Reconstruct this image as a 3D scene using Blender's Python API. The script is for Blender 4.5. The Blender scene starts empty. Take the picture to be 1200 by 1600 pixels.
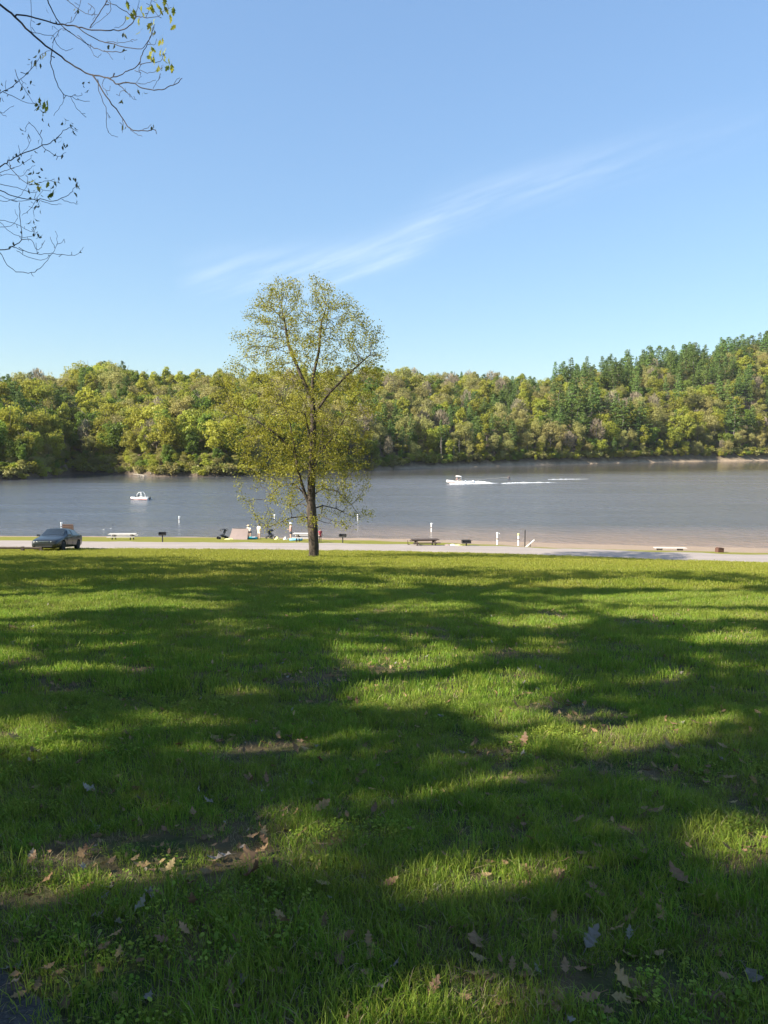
import bpy, math, random
import numpy as np
from mathutils import Vector, Matrix, Euler

R = math.radians
rng = random.Random(7)
nrng = np.random.default_rng(11)
SC = bpy.context.scene
COL = SC.collection

# ------------------------------------------------------------------ camera
EYE = 1.6
PITCH = 5.24
cam_d = bpy.data.cameras.new('camera')
cam = bpy.data.objects.new('camera', cam_d)
COL.objects.link(cam)
cam_d.sensor_fit = 'VERTICAL'
cam_d.sensor_height = 36.0
cam_d.lens = 27.0
cam_d.clip_start = 0.05
cam_d.clip_end = 6000
cam.location = (0, 0, EYE)
cam.rotation_euler = (R(90 - PITCH), 0, 0)
SC.camera = cam

# ------------------------------------------------------------------ sky, sun, exposure
SUN_EL = 32.0
SH_AZ = 24.0            # shadows run this many degrees from +X towards +Y
world = bpy.data.worlds.new('World')
SC.world = world
world.use_nodes = True
wn, wl = world.node_tree.nodes, world.node_tree.links
wn.clear()
w_out = wn.new('ShaderNodeOutputWorld')
w_bg = wn.new('ShaderNodeBackground')
w_sky = wn.new('ShaderNodeTexSky')
w_sky.sky_type = 'NISHITA'
w_sky.sun_disc = False
w_sky.sun_elevation = R(SUN_EL)
sx, sy = -math.cos(R(SH_AZ)), -math.sin(R(SH_AZ))
w_sky.sun_rotation = math.atan2(sx, sy)
w_sky.altitude = 200
w_sky.air_density = 1.0
w_sky.dust_density = 0.1
w_sky.ozone_density = 1.8
w_bg.inputs['Strength'].default_value = 0.124


def wmath(op, a, b=None, c=None):
    n = wn.new('ShaderNodeMath')
    n.operation = op
    for i, v in enumerate((a, b, c)):
        if v is None:
            continue
        if isinstance(v, (int, float)):
            n.inputs[i].default_value = v
        else:
            wl.new(v, n.inputs[i])
    return n.outputs[0]


w_tc = wn.new('ShaderNodeTexCoord')
w_sep = wn.new('ShaderNodeSeparateXYZ')
wl.new(w_tc.outputs['Generated'], w_sep.inputs[0])
wy = wmath('MAXIMUM', w_sep.outputs[1], 0.05)
wu = wmath('DIVIDE', w_sep.outputs[0], wy)
wv = wmath('DIVIDE', w_sep.outputs[2], wy)
# a thin streak of cirrus crossing the sky, its height as a curve over the bearing
w_fc = wn.new('ShaderNodeFloatCurve')
fc = w_fc.mapping.curves[0]
pts_c = [(-0.6, .19), (-.22, .2146), (-.06, .226), (.02, .252), (.081, .290), (.2, .326), (.4, .383), (.8, .46)]
fc.points[0].location = ((pts_c[0][0] + 1) / 2, pts_c[0][1])
fc.points[1].location = ((pts_c[-1][0] + 1) / 2, pts_c[-1][1])
for u_, v_ in pts_c[1:-1]:
    fc.points.new((u_ + 1) / 2, v_)
w_fc.mapping.update()
wl.new(wmath('MULTIPLY_ADD', wu, 0.5, 0.5), w_fc.inputs['Value'])
w_cmb = wn.new('ShaderNodeCombineXYZ')
wl.new(wmath('MULTIPLY', wu, 5.0), w_cmb.inputs[0])
wl.new(wmath('MULTIPLY', wmath('MULTIPLY_ADD', wu, -0.35, wv), 42.0), w_cmb.inputs[1])
w_noi = wn.new('ShaderNodeTexNoise')
w_noi.inputs['Scale'].default_value = 1.0
w_noi.inputs['Detail'].default_value = 6
w_noi.inputs['Roughness'].default_value = 0.6
wl.new(w_cmb.outputs[0], w_noi.inputs['Vector'])
wd = wmath('SUBTRACT', wv, w_fc.outputs[0])
wd = wmath('ADD', wd, wmath('MULTIPLY', wmath('SUBTRACT', w_noi.outputs['Fac'], 0.5), 0.035))
wd = wmath('DIVIDE', wd, 0.025)
wband = wmath('POWER', 2.718, wmath('MULTIPLY', wmath('MULTIPLY', wd, wd), -1.0))
wend = wn.new('ShaderNodeMapRange')
wend.inputs['From Min'].default_value = -0.27
wend.inputs['From Max'].default_value = -0.15
wl.new(wu, wend.inputs['Value'])
wend2 = wn.new('ShaderNodeMapRange')
wend2.inputs['From Min'].default_value = 0.52
wend2.inputs['From Max'].default_value = -0.12
wend2.inputs['To Min'].default_value = 0.0
wl.new(wu, wend2.inputs['Value'])
wfac = wmath('MULTIPLY', wmath('MULTIPLY', wband, wend.outputs[0]), wmath('MULTIPLY', wend2.outputs[0], w_noi.outputs['Fac']))
wst = wn.new('ShaderNodeMapRange')
wst.inputs['From Min'].default_value = 0.28
wst.inputs['From Max'].default_value = 0.72
wl.new(w_noi.outputs['Fac'], wst.inputs['Value'])
wfac = wmath('MULTIPLY', wmath('MULTIPLY', wfac, wst.outputs[0]), 0.62)
w_mix = wn.new('ShaderNodeMix')
w_mix.data_type = 'RGBA'
wl.new(wfac, w_mix.inputs['Factor'])
w_mix.inputs['B'].default_value = (4.2, 4.4, 4.6, 1)
# the camera's tone curve holds back the bright horizon: same hue, gentler range
w_bw = wn.new('ShaderNodeRGBToBW')
wl.new(w_sky.outputs[0], w_bw.inputs[0])
w_sc = wn.new('ShaderNodeVectorMath')
w_sc.operation = 'SCALE'
wl.new(w_sky.outputs[0], w_sc.inputs[0])
wl.new(wmath('POWER', wmath('MAXIMUM', w_bw.outputs[0], 0.05), -0.45), w_sc.inputs['Scale'])
w_tn = wn.new('ShaderNodeVectorMath')
w_tn.operation = 'MULTIPLY'
w_tn.inputs[1].default_value = (0.955, 1.01, 1.01)
wl.new(w_sc.outputs[0], w_tn.inputs[0])
wl.new(w_tn.outputs[0], w_mix.inputs['A'])
wl.new(w_mix.outputs['Result'], w_bg.inputs['Color'])
wl.new(w_bg.outputs[0], w_out.inputs[0])

sun_d = bpy.data.lights.new('sun', 'SUN')
sun_d.energy = 5.0
sun_d.angle = R(0.53)
sun_d.color = (1.0, 0.93, 0.80)
sun = bpy.data.objects.new('sun', sun_d)
COL.objects.link(sun)
LDIR = Vector((math.cos(R(SH_AZ)) * math.cos(R(SUN_EL)), math.sin(R(SH_AZ)) * math.cos(R(SUN_EL)), -math.sin(R(SUN_EL))))
sun.rotation_euler = LDIR.to_track_quat('-Z', 'Y').to_euler()
sun.location = (-60, -30, 60)

SC.view_settings.view_transform = 'Standard'
SC.view_settings.look = 'None'
SC.view_settings.exposure = 1.42
SC.view_settings.gamma = 1.0
SC.render.engine = 'CYCLES'
SC.cycles.use_denoising = True
SC.cycles.max_bounces = 6
SC.cycles.transparent_max_bounces = 6


# ------------------------------------------------------------------ helpers
def tag(o, label=None, cat=None, group=None, kind=None):
    if label:
        o['label'] = label
    if cat:
        o['category'] = cat
    if group:
        o['group'] = group
    if kind:
        o['kind'] = kind
    return o


def link(name, data, parent=None, loc=None, rot=None):
    o = bpy.data.objects.new(name, data)
    COL.objects.link(o)
    if parent is not None:
        o.parent = parent
    if loc is not None:
        o.location = loc
    if rot is not None:
        o.rotation_euler = rot
    return o


def empty(name, loc, rz=0, label=None, cat=None, group=None):
    o = link(name, None, None, loc, (0, 0, rz))
    o.empty_display_size = 0.2
    return tag(o, label, cat, group)


class MB:
    """collects shapes for one mesh"""
    def __init__(self):
        self.v, self.f, self.m, self.mi = [], [], [], 0

    def add(self, verts, faces):
        b = len(self.v)
        self.v.extend([tuple(p) for p in verts])
        for f in faces:
            self.f.append([b + i for i in f])
            self.m.append(self.mi)
        return self

    def box(self, c, s, rot=None, taper=1.0):
        hx, hy, hz = s[0] / 2, s[1] / 2, s[2] / 2
        vs = []
        for z in (-1, 1):
            k = taper if z > 0 else 1.0
            for x, y in ((-1, -1), (1, -1), (1, 1), (-1, 1)):
                vs.append(Vector((x * hx * k, y * hy * k, z * hz)))
        if rot is not None:
            e = Euler(rot).to_matrix()
            vs = [e @ p for p in vs]
        c = Vector(c)
        self.add([p + c for p in vs], [(3, 2, 1, 0), (4, 5, 6, 7), (0, 1, 5, 4), (1, 2, 6, 5), (2, 3, 7, 6), (3, 0, 4, 7)])
        return self

    def tube(self, pts, rad, n=6, cap=True):
        pts = [Vector(p) for p in pts]
        if isinstance(rad, (int, float)):
            rad = [rad] * len(pts)
        vs, fs = [], []
        up = None
        for i, p in enumerate(pts):
            a = pts[max(0, i - 1)]
            b = pts[min(len(pts) - 1, i + 1)]
            d = (b - a)
            if d.length < 1e-9:
                d = Vector((0, 0, 1))
            d.normalize()
            if up is None:
                up = Vector((0, 0, 1)) if abs(d.z) < 0.9 else Vector((1, 0, 0))
            x = d.cross(up)
            if x.length < 1e-6:
                x = d.cross(Vector((0.3, 1, 0.2)))
            x.normalize()
            y = d.cross(x)
            up = -y if False else up
            for k in range(n):
                t = 2 * math.pi * k / n
                vs.append(p + (x * math.cos(t) + y * math.sin(t)) * rad[i])
        for i in range(len(pts) - 1):
            for k in range(n):
                k2 = (k + 1) % n
                fs.append((i * n + k, i * n + k2, (i + 1) * n + k2, (i + 1) * n + k))
        if cap:
            fs.append(tuple(range(n))[::-1])
            fs.append(tuple((len(pts) - 1) * n + k for k in range(n)))
        return self.add(vs, fs)

    def lathe(self, prof, n=12, c=(0, 0, 0), axis='Z'):
        vs, fs = [], []
        for r, z in prof:
            for k in range(n):
                t = 2 * math.pi * k / n
                a, b = r * math.cos(t), r * math.sin(t)
                p = (a, b, z) if axis == 'Z' else ((z, a, b) if axis == 'X' else (a, z, b))
                vs.append((p[0] + c[0], p[1] + c[1], p[2] + c[2]))
        for i in range(len(prof) - 1):
            for k in range(n):
                k2 = (k + 1) % n
                fs.append((i * n + k, i * n + k2, (i + 1) * n + k2, (i + 1) * n + k))
        fs.append(tuple(range(n))[::-1])
        fs.append(tuple((len(prof) - 1) * n + k for k in range(n)))
        return self.add(vs, fs)

    def mesh(self, name, mats, smooth=False):
        me = bpy.data.meshes.new(name)
        me.from_pydata(self.v, [], self.f)
        if not isinstance(mats, (list, tuple)):
            mats = [mats]
        for m in mats:
            me.materials.append(m)
        if len(mats) > 1:
            me.polygons.foreach_set('material_index', self.m)
        if smooth:
            me.polygons.foreach_set('use_smooth', [True] * len(me.polygons))
        me.update()
        return me

    def build(self, name, mats, parent=None, loc=None, rot=None, smooth=False):
        return link(name, self.mesh(name, mats, smooth), parent, loc, rot)


def np_mesh(name, V, F, mat, smooth=False):
    """V (n,3), F (m,4) or (m,3) arrays"""
    V = np.asarray(V, dtype=np.float32)
    F = np.asarray(F, dtype=np.int32)
    me = bpy.data.meshes.new(name)
    me.vertices.add(len(V))
    me.vertices.foreach_set('co', V.ravel())
    k = F.shape[1]
    me.loops.add(F.size)
    me.loops.foreach_set('vertex_index', F.ravel())
    me.polygons.add(len(F))
    me.polygons.foreach_set('loop_start', np.arange(0, F.size, k, dtype=np.int32))
    if smooth:
        me.polygons.foreach_set('use_smooth', np.ones(len(F), dtype=bool))
    for m in (mat if isinstance(mat, (list, tuple)) else [mat]):
        me.materials.append(m)
    me.update(calc_edges=True)
    return me


# ------------------------------------------------------------------ noise for shaping
_lat = np.random.default_rng(5).random((256, 256))


def vnoise(x, y):
    x = np.asarray(x, dtype=float)
    y = np.asarray(y, dtype=float)
    xi, yi = np.floor(x).astype(int), np.floor(y).astype(int)
    fx, fy = x - xi, y - yi
    fx, fy = fx * fx * (3 - 2 * fx), fy * fy * (3 - 2 * fy)
    a = _lat[xi & 255, yi & 255]
    b = _lat[(xi + 1) & 255, yi & 255]
    c = _lat[xi & 255, (yi + 1) & 255]
    d = _lat[(xi + 1) & 255, (yi + 1) & 255]
    return (a * (1 - fx) + b * fx) * (1 - fy) + (c * (1 - fx) + d * fx) * fy


def fbm(x, y, o=3):
    s, a, t = 0.0, 1.0, 0.0
    for i in range(o):
        s = s + a * vnoise(np.asarray(x) * 2 ** i + 17.3 * i, np.asarray(y) * 2 ** i + 9.1 * i)
        t += a
        a *= 0.5
    return s / t


# ------------------------------------------------------------------ materials
def mat_new(name):
    m = bpy.data.materials.new(name)
    m.use_nodes = True
    m.node_tree.nodes.clear()
    return m


class NT:
    def __init__(self, m):
        self.m = m
        self.n, self.l = m.node_tree.nodes, m.node_tree.links

    def new(self, t, **kw):
        n = self.n.new(t)
        for k, v in kw.items():
            setattr(n, k, v)
        return n

    def set(self, sock, v):
        if v is None:
            return
        if hasattr(v, 'is_output') or hasattr(v, 'links'):
            self.l.new(v, sock)
        else:
            if isinstance(v, tuple) and len(v) == 3 and sock.type == 'RGBA':
                v = (*v, 1)
            sock.default_value = v

    def math(self, op, a, b=None, c=None, clamp=False):
        n = self.new('ShaderNodeMath', operation=op, use_clamp=clamp)
        for i, v in enumerate((a, b, c)):
            self.set(n.inputs[i], v)
        return n.outputs[0]

    def noise(self, scale, vec=None, detail=3, rough=0.55, out='Fac', dist=0.0):
        n = self.new('ShaderNodeTexNoise')
        n.inputs['Scale'].default_value = scale
        n.inputs['Detail'].default_value = detail
        n.inputs['Roughness'].default_value = rough
        n.inputs['Distortion'].default_value = dist
        if vec is not None:
            self.l.new(vec, n.inputs['Vector'])
        return n.outputs[out]

    def ramp(self, fac, stops):
        n = self.new('ShaderNodeValToRGB')
        e = n.color_ramp.elements
        e[0].position, e[0].color = stops[0][0], (*stops[0][1], 1)
        e[1].position, e[1].color = stops[-1][0], (*stops[-1][1], 1)
        for p, c in stops[1:-1]:
            k = e.new(p)
            k.color = (*c, 1)
        self.l.new(fac, n.inputs[0])
        return n.outputs[0]

    def rng(self, v, a, b, c=0.0, d=1.0, smooth=False):
        n = self.new('ShaderNodeMapRange')
        if smooth:
            n.interpolation_type = 'SMOOTHSTEP'
        n.inputs['From Min'].default_value = a
        n.inputs['From Max'].default_value = b
        n.inputs['To Min'].default_value = c
        n.inputs['To Max'].default_value = d
        self.l.new(v, n.inputs['Value'])
        return n.outputs[0]

    def mix(self, f, a, b, blend='MIX'):
        n = self.new('ShaderNodeMix', data_type='RGBA', blend_type=blend)
        self.set(n.inputs['Factor'], f)
        self.set(n.inputs['A'], a)
        self.set(n.inputs['B'], b)
        return n.outputs['Result']

    def pos(self):
        return self.new('ShaderNodeNewGeometry').outputs['Position']

    def obj(self):
        return self.new('ShaderNodeTexCoord').outputs['Object']

    def rand(self):
        return self.new('ShaderNodeObjectInfo').outputs['Random']

    def bump(self, h, dist=0.02, strength=1.0):
        n = self.new('ShaderNodeBump')
        n.inputs['Strength'].default_value = strength
        n.inputs['Distance'].default_value = dist
        self.l.new(h, n.inputs['Height'])
        return n.outputs[0]

    def principled(self, col, rough=0.8, normal=None, **kw):
        p = self.new('ShaderNodeBsdfPrincipled')
        self.set(p.inputs['Base Color'], col)
        self.set(p.inputs['Roughness'], rough)
        if normal is not None:
            self.l.new(normal, p.inputs['Normal'])
        for k, v in kw.items():
            self.set(p.inputs[k.replace('_', ' ')], v)
        return p.outputs[0]

    def out(self, sh):
        o = self.new('ShaderNodeOutputMaterial')
        self.l.new(sh, o.inputs[0])
        return self.m


def simple(name, col, rough=0.6, var=0.15, scale=8.0, bump=0.0, **kw):
    m = mat_new(name)
    t = NT(m)
    o = t.obj()
    f = t.noise(scale, o, 4)
    c = t.mix(t.rng(f, 0.3, 0.7), tuple(x * (1 - var) for x in col), tuple(min(1, x * (1 + var)) for x in col))
    nrm = t.bump(t.noise(scale * 4, o, 3), bump) if bump else None
    return t.out(t.principled(c, rough, nrm, **kw))


def leafy(name, cols, transl=0.35, var=0.25, patch=None, rough=0.6, down=None):
    """foliage: diffuse plus light coming through; colour varies per plant, per leaf and by place"""
    m = mat_new(name)
    t = NT(m)
    geo = t.new('ShaderNodeNewGeometry')
    isl = geo.outputs['Random Per Island']
    oi = t.rand()
    c = t.ramp(t.math('FRACT', t.math('ADD', t.math('MULTIPLY', isl, 0.45), t.math('MULTIPLY', oi, 0.55))), [(i / (len(cols) - 1), k) for i, k in enumerate(cols)])
    hsv = t.new('ShaderNodeHueSaturation')
    t.l.new(c, hsv.inputs['Color'])
    t.l.new(t.rng(t.math('FRACT', t.math('MULTIPLY', oi, 7.31)), 0, 1, 1 - var, 1 + var), hsv.inputs['Value'])
    t.l.new(t.rng(t.math('FRACT', t.math('MULTIPLY', oi, 3.77)), 0, 1, 0.485, 0.515), hsv.inputs['Hue'])
    c = hsv.outputs[0]
    if patch:
        c = t.mix(t.math('MULTIPLY', t.rng(t.noise(patch[1], geo.outputs['Position'], 3), 0.45, 0.7), patch[2]), c, patch[0])
    if down:        # the lower lawn is drier and yellower than the turf by the path
        sp_ = t.new('ShaderNodeSeparateXYZ')
        t.l.new(geo.outputs['Position'], sp_.inputs[0])
        yy = t.math('ADD', sp_.outputs[1], t.math('MULTIPLY', t.math('SUBTRACT', t.noise(0.22, geo.outputs['Position'], 3), 0.5), 14))
        c = t.mix(t.rng(yy, 12, 42), c, t.mix(isl, down[0], down[1]))
    d = t.new('ShaderNodeBsdfDiffuse')
    tr = t.new('ShaderNodeBsdfTranslucent')
    t.l.new(c, d.inputs[0])
    t.l.new(c, tr.inputs[0])
    mx = t.new('ShaderNodeMixShader')
    mx.inputs[0].default_value = transl
    t.l.new(d.outputs[0], mx.inputs[1])
    t.l.new(tr.outputs[0], mx.inputs[2])
    gl = t.new('ShaderNodeBsdfGlossy')
    gl.inputs['Roughness'].default_value = 0.45
    gl.inputs['Color'].default_value = (0.9, 0.95, 0.9, 1)
    m2 = t.new('ShaderNodeMixShader')
    m2.inputs[0].default_value = 0.012
    t.l.new(mx.outputs[0], m2.inputs[1])
    t.l.new(gl.outputs[0], m2.inputs[2])
    return t.out(m2.outputs[0])


def bark(name, a, b, scale=6.0, bump=0.02):
    m = mat_new(name)
    t = NT(m)
    o = t.obj()
    mp = t.new('ShaderNodeMapping')
    mp.inputs['Scale'].default_value = (1, 1, 0.25)
    t.l.new(o, mp.inputs[0])
    f = t.noise(scale * 2, mp.outputs[0], 5, 0.65)
    c = t.mix(t.rng(f, 0.35, 0.65), a, b)
    return t.out(t.principled(c, 0.9, t.bump(f, bump)))


M = {}
M['bark_dark'] = bark('tree_bark', (0.020, 0.015, 0.011), (0.085, 0.062, 0.045), 5, 0.04)
M['bark_grey'] = bark('grey_bark', (0.07, 0.06, 0.05), (0.20, 0.17, 0.14), 3, 0.02)
M['twig'] = bark('twig_bark', (0.022, 0.018, 0.018), (0.05, 0.042, 0.04), 20, 0.001)
M['leaf_main'] = leafy('spring_leaf', [(0.24, 0.25, 0.024), (0.31, 0.30, 0.04), (0.18, 0.20, 0.025), (0.27, 0.27, 0.03)], 0.45, 0.1)
M['leaf_near'] = leafy('young_leaf', [(0.20, 0.23, 0.03), (0.36, 0.36, 0.04), (0.13, 0.17, 0.03)], 0.5, 0.25)
M['leaf_dark'] = leafy('silhouette_leaf', [(0.06, 0.08, 0.03), (0.09, 0.10, 0.04), (0.05, 0.06, 0.03)], 0.3, 0.25)  # darker copy of the bough leaf: silhouette against the sky put into the colour
M['leaf_shade'] = leafy('summer_leaf', [(0.06, 0.10, 0.02), (0.09, 0.13, 0.03)], 0.25, 0.1)
M['f_yellow'] = leafy('foliage_yellow_green', [(0.31, 0.33, 0.032), (0.38, 0.37, 0.055), (0.25, 0.29, 0.032)], 0.5, 0.22)
M['f_green'] = leafy('foliage_green', [(0.17, 0.24, 0.032), (0.21, 0.28, 0.04), (0.135, 0.20, 0.032)], 0.5, 0.25)
M['f_olive'] = leafy('foliage_budding', [(0.32, 0.29, 0.10), (0.37, 0.34, 0.115), (0.30, 0.29, 0.075)], 0.5, 0.2)
M['f_pine'] = leafy('pine_needles', [(0.10, 0.155, 0.036), (0.135, 0.20, 0.045), (0.08, 0.12, 0.03)], 0.25, 0.25)
M['f_bare'] = leafy('bare_twigs', [(0.24, 0.20, 0.13), (0.29, 0.245, 0.16), (0.20, 0.165, 0.11)], 0.1, 0.2)
M['f_shrub'] = leafy('shrub_leaves', [(0.19, 0.21, 0.04), (0.26, 0.26, 0.055), (0.22, 0.17, 0.08)], 0.4, 0.25)
LOW = ((0.25, 0.275, 0.034), (0.36, 0.34, 0.065))
M['grass'] = leafy('grass_blades', [(0.105, 0.215, 0.020), (0.165, 0.285, 0.026), (0.31, 0.37, 0.055), (0.055, 0.14, 0.016)], 0.45, 0.25, ((0.28, 0.27, 0.06), 0.55, 0.4), down=LOW)
M['grass_far'] = leafy('lawn_blades', [(0.15, 0.22, 0.022), (0.20, 0.265, 0.03), (0.28, 0.31, 0.05)], 0.45, 0.12, ((0.40, 0.33, 0.07), 0.25, 0.5), down=LOW)
M['straw'] = leafy('dry_grass', [(0.24, 0.19, 0.10), (0.30, 0.25, 0.14), (0.16, 0.11, 0.06)], 0.2, 0.2)
M['dead_brown'] = leafy('dead_leaf_brown', [(0.19, 0.115, 0.06), (0.27, 0.17, 0.09), (0.11, 0.065, 0.04)], 0.12, 0.3)
M['dead_grey'] = leafy('dead_leaf_grey', [(0.19, 0.16, 0.13), (0.26, 0.23, 0.19), (0.13, 0.10, 0.08)], 0.1, 0.2)
M['dead_tan'] = leafy('dead_leaf_tan', [(0.26, 0.17, 0.08), (0.32, 0.22, 0.11), (0.20, 0.13, 0.06)], 0.2, 0.2)

# ------------------------------------------------------------------ the lie of the land
WATER_Z = EYE - 11.0
CP, SP = math.cos(R(PITCH)), math.sin(R(PITCH))
EX = np.array([-400, -60, -24, -13, 0, 6.3, 12.3, 15.9, 23.3, 60, 400.0])
EY = np.array([62, 54.5, 52.9, 52.3, 51.4, 50.3, 48.9, 47.9, 46.2, 40.0, 10.0])


def edge(x):
    x = np.asarray(x, dtype=float)
    return (np.interp(x - 2, EX, EY) + np.interp(x, EX, EY) + np.interp(x + 2, EX, EY)) / 3


ROAD_W = 4.6
SH = 35.5


def ground_z(x, y):
    x = np.asarray(x, dtype=float)
    y = np.asarray(y, dtype=float)
    e = edge(x)
    s = y - e
    lawn = 1.6 + 5.8 * y / np.maximum(e, 20)
    lawn = np.where(y < 0, 1.6 + 0.06 * y, lawn)
    bank = 7.5 + (s - ROAD_W) * 3.5 / (SH - ROAD_W)
    road = 7.4 + 0.1 * np.clip(s / ROAD_W, 0, 1)
    drop = np.where(s < 0, np.minimum(lawn, 7.4), np.where(s < ROAD_W, road, bank))
    drop = np.minimum(drop, 16.0)
    amp = np.clip(-s / 3.0, 0, 1) + np.clip((s - ROAD_W - 0.5) / 3.0, 0, 1) * 0.8
    b = (fbm(x * 0.35 + 31, y * 0.35 + 7, 3) - 0.5) * 0.16 + (fbm(x * 1.7 + 3, y * 1.7 + 77, 2) - 0.5) * 0.045
    # a step down to the asphalt at the camera's feet
    n = 0.63 * x + 0.77 * y
    return EYE - drop + b * amp


def gz(x, y):
    return float(ground_z(x, y))


def gp(px, py):
    """where the line of sight of a photo pixel meets the near ground"""
    dx, q = px - 600.0, 800.0 - py
    d = np.array([dx, 1200 * CP + q * SP, -1200 * SP + q * CP])
    d = d / d[1]
    ts = np.linspace(1.2, 95, 12000)
    g = ground_z(d[0] * ts, ts)
    k = np.argmax(EYE + d[2] * ts < g)
    t = ts[k] if k > 0 else 88.0
    return Vector((d[0] * t, t, gz(d[0] * t, t)))


def wp(px, py):
    """the same for the lake's surface"""
    dx, q = px - 600.0, 800.0 - py
    d = np.array([dx, 1200 * CP + q * SP, -1200 * SP + q * CP])
    t = (WATER_Z - EYE) / d[2]
    return Vector((d[0] * t, d[1] * t, WATER_Z))


def at(px, py, D):
    """a point at forward distance D along a line of sight"""
    dx, q = px - 600.0, 800.0 - py
    yy = 1200 * CP + q * SP
    t = D / yy
    return Vector((dx * t, D, EYE + (-1200 * SP + q * CP) * t))


def grid_axis(fine, lo, hi, step, grow):
    a, v, st = [], fine[0], step
    k = np.arange(fine[0], fine[1] + 1e-6, step)
    left, st = [], step
    v = fine[0]
    while v > lo:
        st *= grow
        v -= st
        left.append(v)
    right, st = [], step
    v = k[-1]
    while v < hi:
        st *= grow
        v += st
        right.append(v)
    return np.array(left[::-1] + list(k) + right)


gxs = grid_axis((-8, 8), -420, 420, 0.2, 1.05)
gys = np.concatenate([grid_axis((0.5, 12), -260, 12, 0.2, 1.08), np.arange(12.3, 60, 0.35), np.arange(60, 150, 2.0)])
GX, GY = np.meshgrid(gxs, gys, indexing='ij')
GZ = ground_z(GX, GY)
ni, nj = GX.shape
ids = np.arange(ni * nj).reshape(ni, nj)
F = np.stack([ids[:-1, :-1], ids[1:, :-1], ids[1:, 1:], ids[:-1, 1:]], -1).reshape(-1, 4)


def mat_ground():
    m = mat_new('lawn_and_shore')
    t = NT(m)
    p = t.pos()
    sep = t.new('ShaderNodeSeparateXYZ')
    t.l.new(p, sep.inputs[0])
    x, y = sep.outputs[0], sep.outputs[1]
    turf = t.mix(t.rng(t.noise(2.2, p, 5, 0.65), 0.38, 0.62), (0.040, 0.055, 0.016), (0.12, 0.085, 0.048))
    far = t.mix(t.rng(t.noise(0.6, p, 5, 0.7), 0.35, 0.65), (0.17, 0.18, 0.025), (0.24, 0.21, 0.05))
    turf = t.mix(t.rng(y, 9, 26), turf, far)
    sand = t.mix(t.rng(t.noise(0.9, p, 5, 0.6), 0.3, 0.7), (0.29, 0.21, 0.15), (0.37, 0.28, 0.205))
    # the sand starts close to the road on the right and only at the water on the left
    lim = t.rng(x, -14, 13, 84, 57)
    jag = t.math('MULTIPLY', t.math('SUBTRACT', t.noise(0.35, p, 4), 0.5), 7.0)
    k = t.rng(t.math('SUBTRACT', t.math('ADD', y, jag), lim), -1.0, 1.5)
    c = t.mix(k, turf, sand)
    h = t.noise(18, p, 4, 0.7)
    return t.out(t.principled(c, 0.95, t.bump(h, 0.02), Specular_IOR_Level=0.1))


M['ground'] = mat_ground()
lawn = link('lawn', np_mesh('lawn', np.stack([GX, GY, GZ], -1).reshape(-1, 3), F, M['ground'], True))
tag(lawn, 'sloping mown lawn running down to the sandy lake shore', 'lawn', kind='structure')

# road
rx = np.concatenate([np.arange(-120, -40, 6.0), np.arange(-40, 40, 0.8), np.arange(40, 121, 6.0)])
rs = np.linspace(-0.25, ROAD_W + 0.25, 9)
RX, RS = np.meshgrid(rx, rs, indexing='ij')
wob = np.where((RS < 0) | (RS > ROAD_W), (fbm(RX * 0.6, RS * 0 + 4, 3) - 0.5) * 1.1, 0)
RY = edge(RX) + RS + wob
RZ = EYE - (7.4 + 0.1 * np.clip(RS / ROAD_W, 0, 1)) + 0.03 + 0.05 * np.sin(np.pi * np.clip(RS / ROAD_W, 0, 1)) - 0.05 * ((RS < 0) | (RS > ROAD_W))
ids = np.arange(RX.size).reshape(RX.shape)
F = np.stack([ids[:-1, :-1], ids[1:, :-1], ids[1:, 1:], ids[:-1, 1:]], -1).reshape(-1, 4)
m = mat_new('pale_gravel_road')
t = NT(m)
p = t.pos()
c = t.mix(t.rng(t.noise(0.5, p, 5, 0.6), 0.3, 0.7), (0.305, 0.25, 0.215), (0.36, 0.30, 0.262))
c = t.mix(t.math('MULTIPLY', t.rng(t.noise(25, p, 3), 0.4, 0.7), 0.35), c, (0.22, 0.20, 0.185))
mpr = t.new('ShaderNodeMapping')
mpr.inputs['Scale'].default_value = (0.04, 1.1, 1)
t.l.new(p, mpr.inputs[0])
c = t.mix(t.math('MULTIPLY', t.rng(t.noise(1.0, mpr.outputs[0], 4), 0.45, 0.65), 0.4), c, (0.22, 0.195, 0.18))
M['road'] = t.out(t.principled(c, 0.9, t.bump(t.noise(30, p, 3), 0.01)))
tag(link('road', np_mesh('road', np.stack([RX, RY, RZ], -1).reshape(-1, 3), F, M['road'], True)),
    'pale grey road between the lawn and the beach', 'road', kind='structure')

# asphalt path at the viewer's feet, with a ragged edge against the grass
PN = np.array([0.633, 0.774])
PT = np.array([-0.774, 0.633])


def path_edge(tt):
    return 1.10 + (fbm(np.asarray(tt) * 1.6 + 5, 3.3, 4) - 0.5) * 0.5


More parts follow.
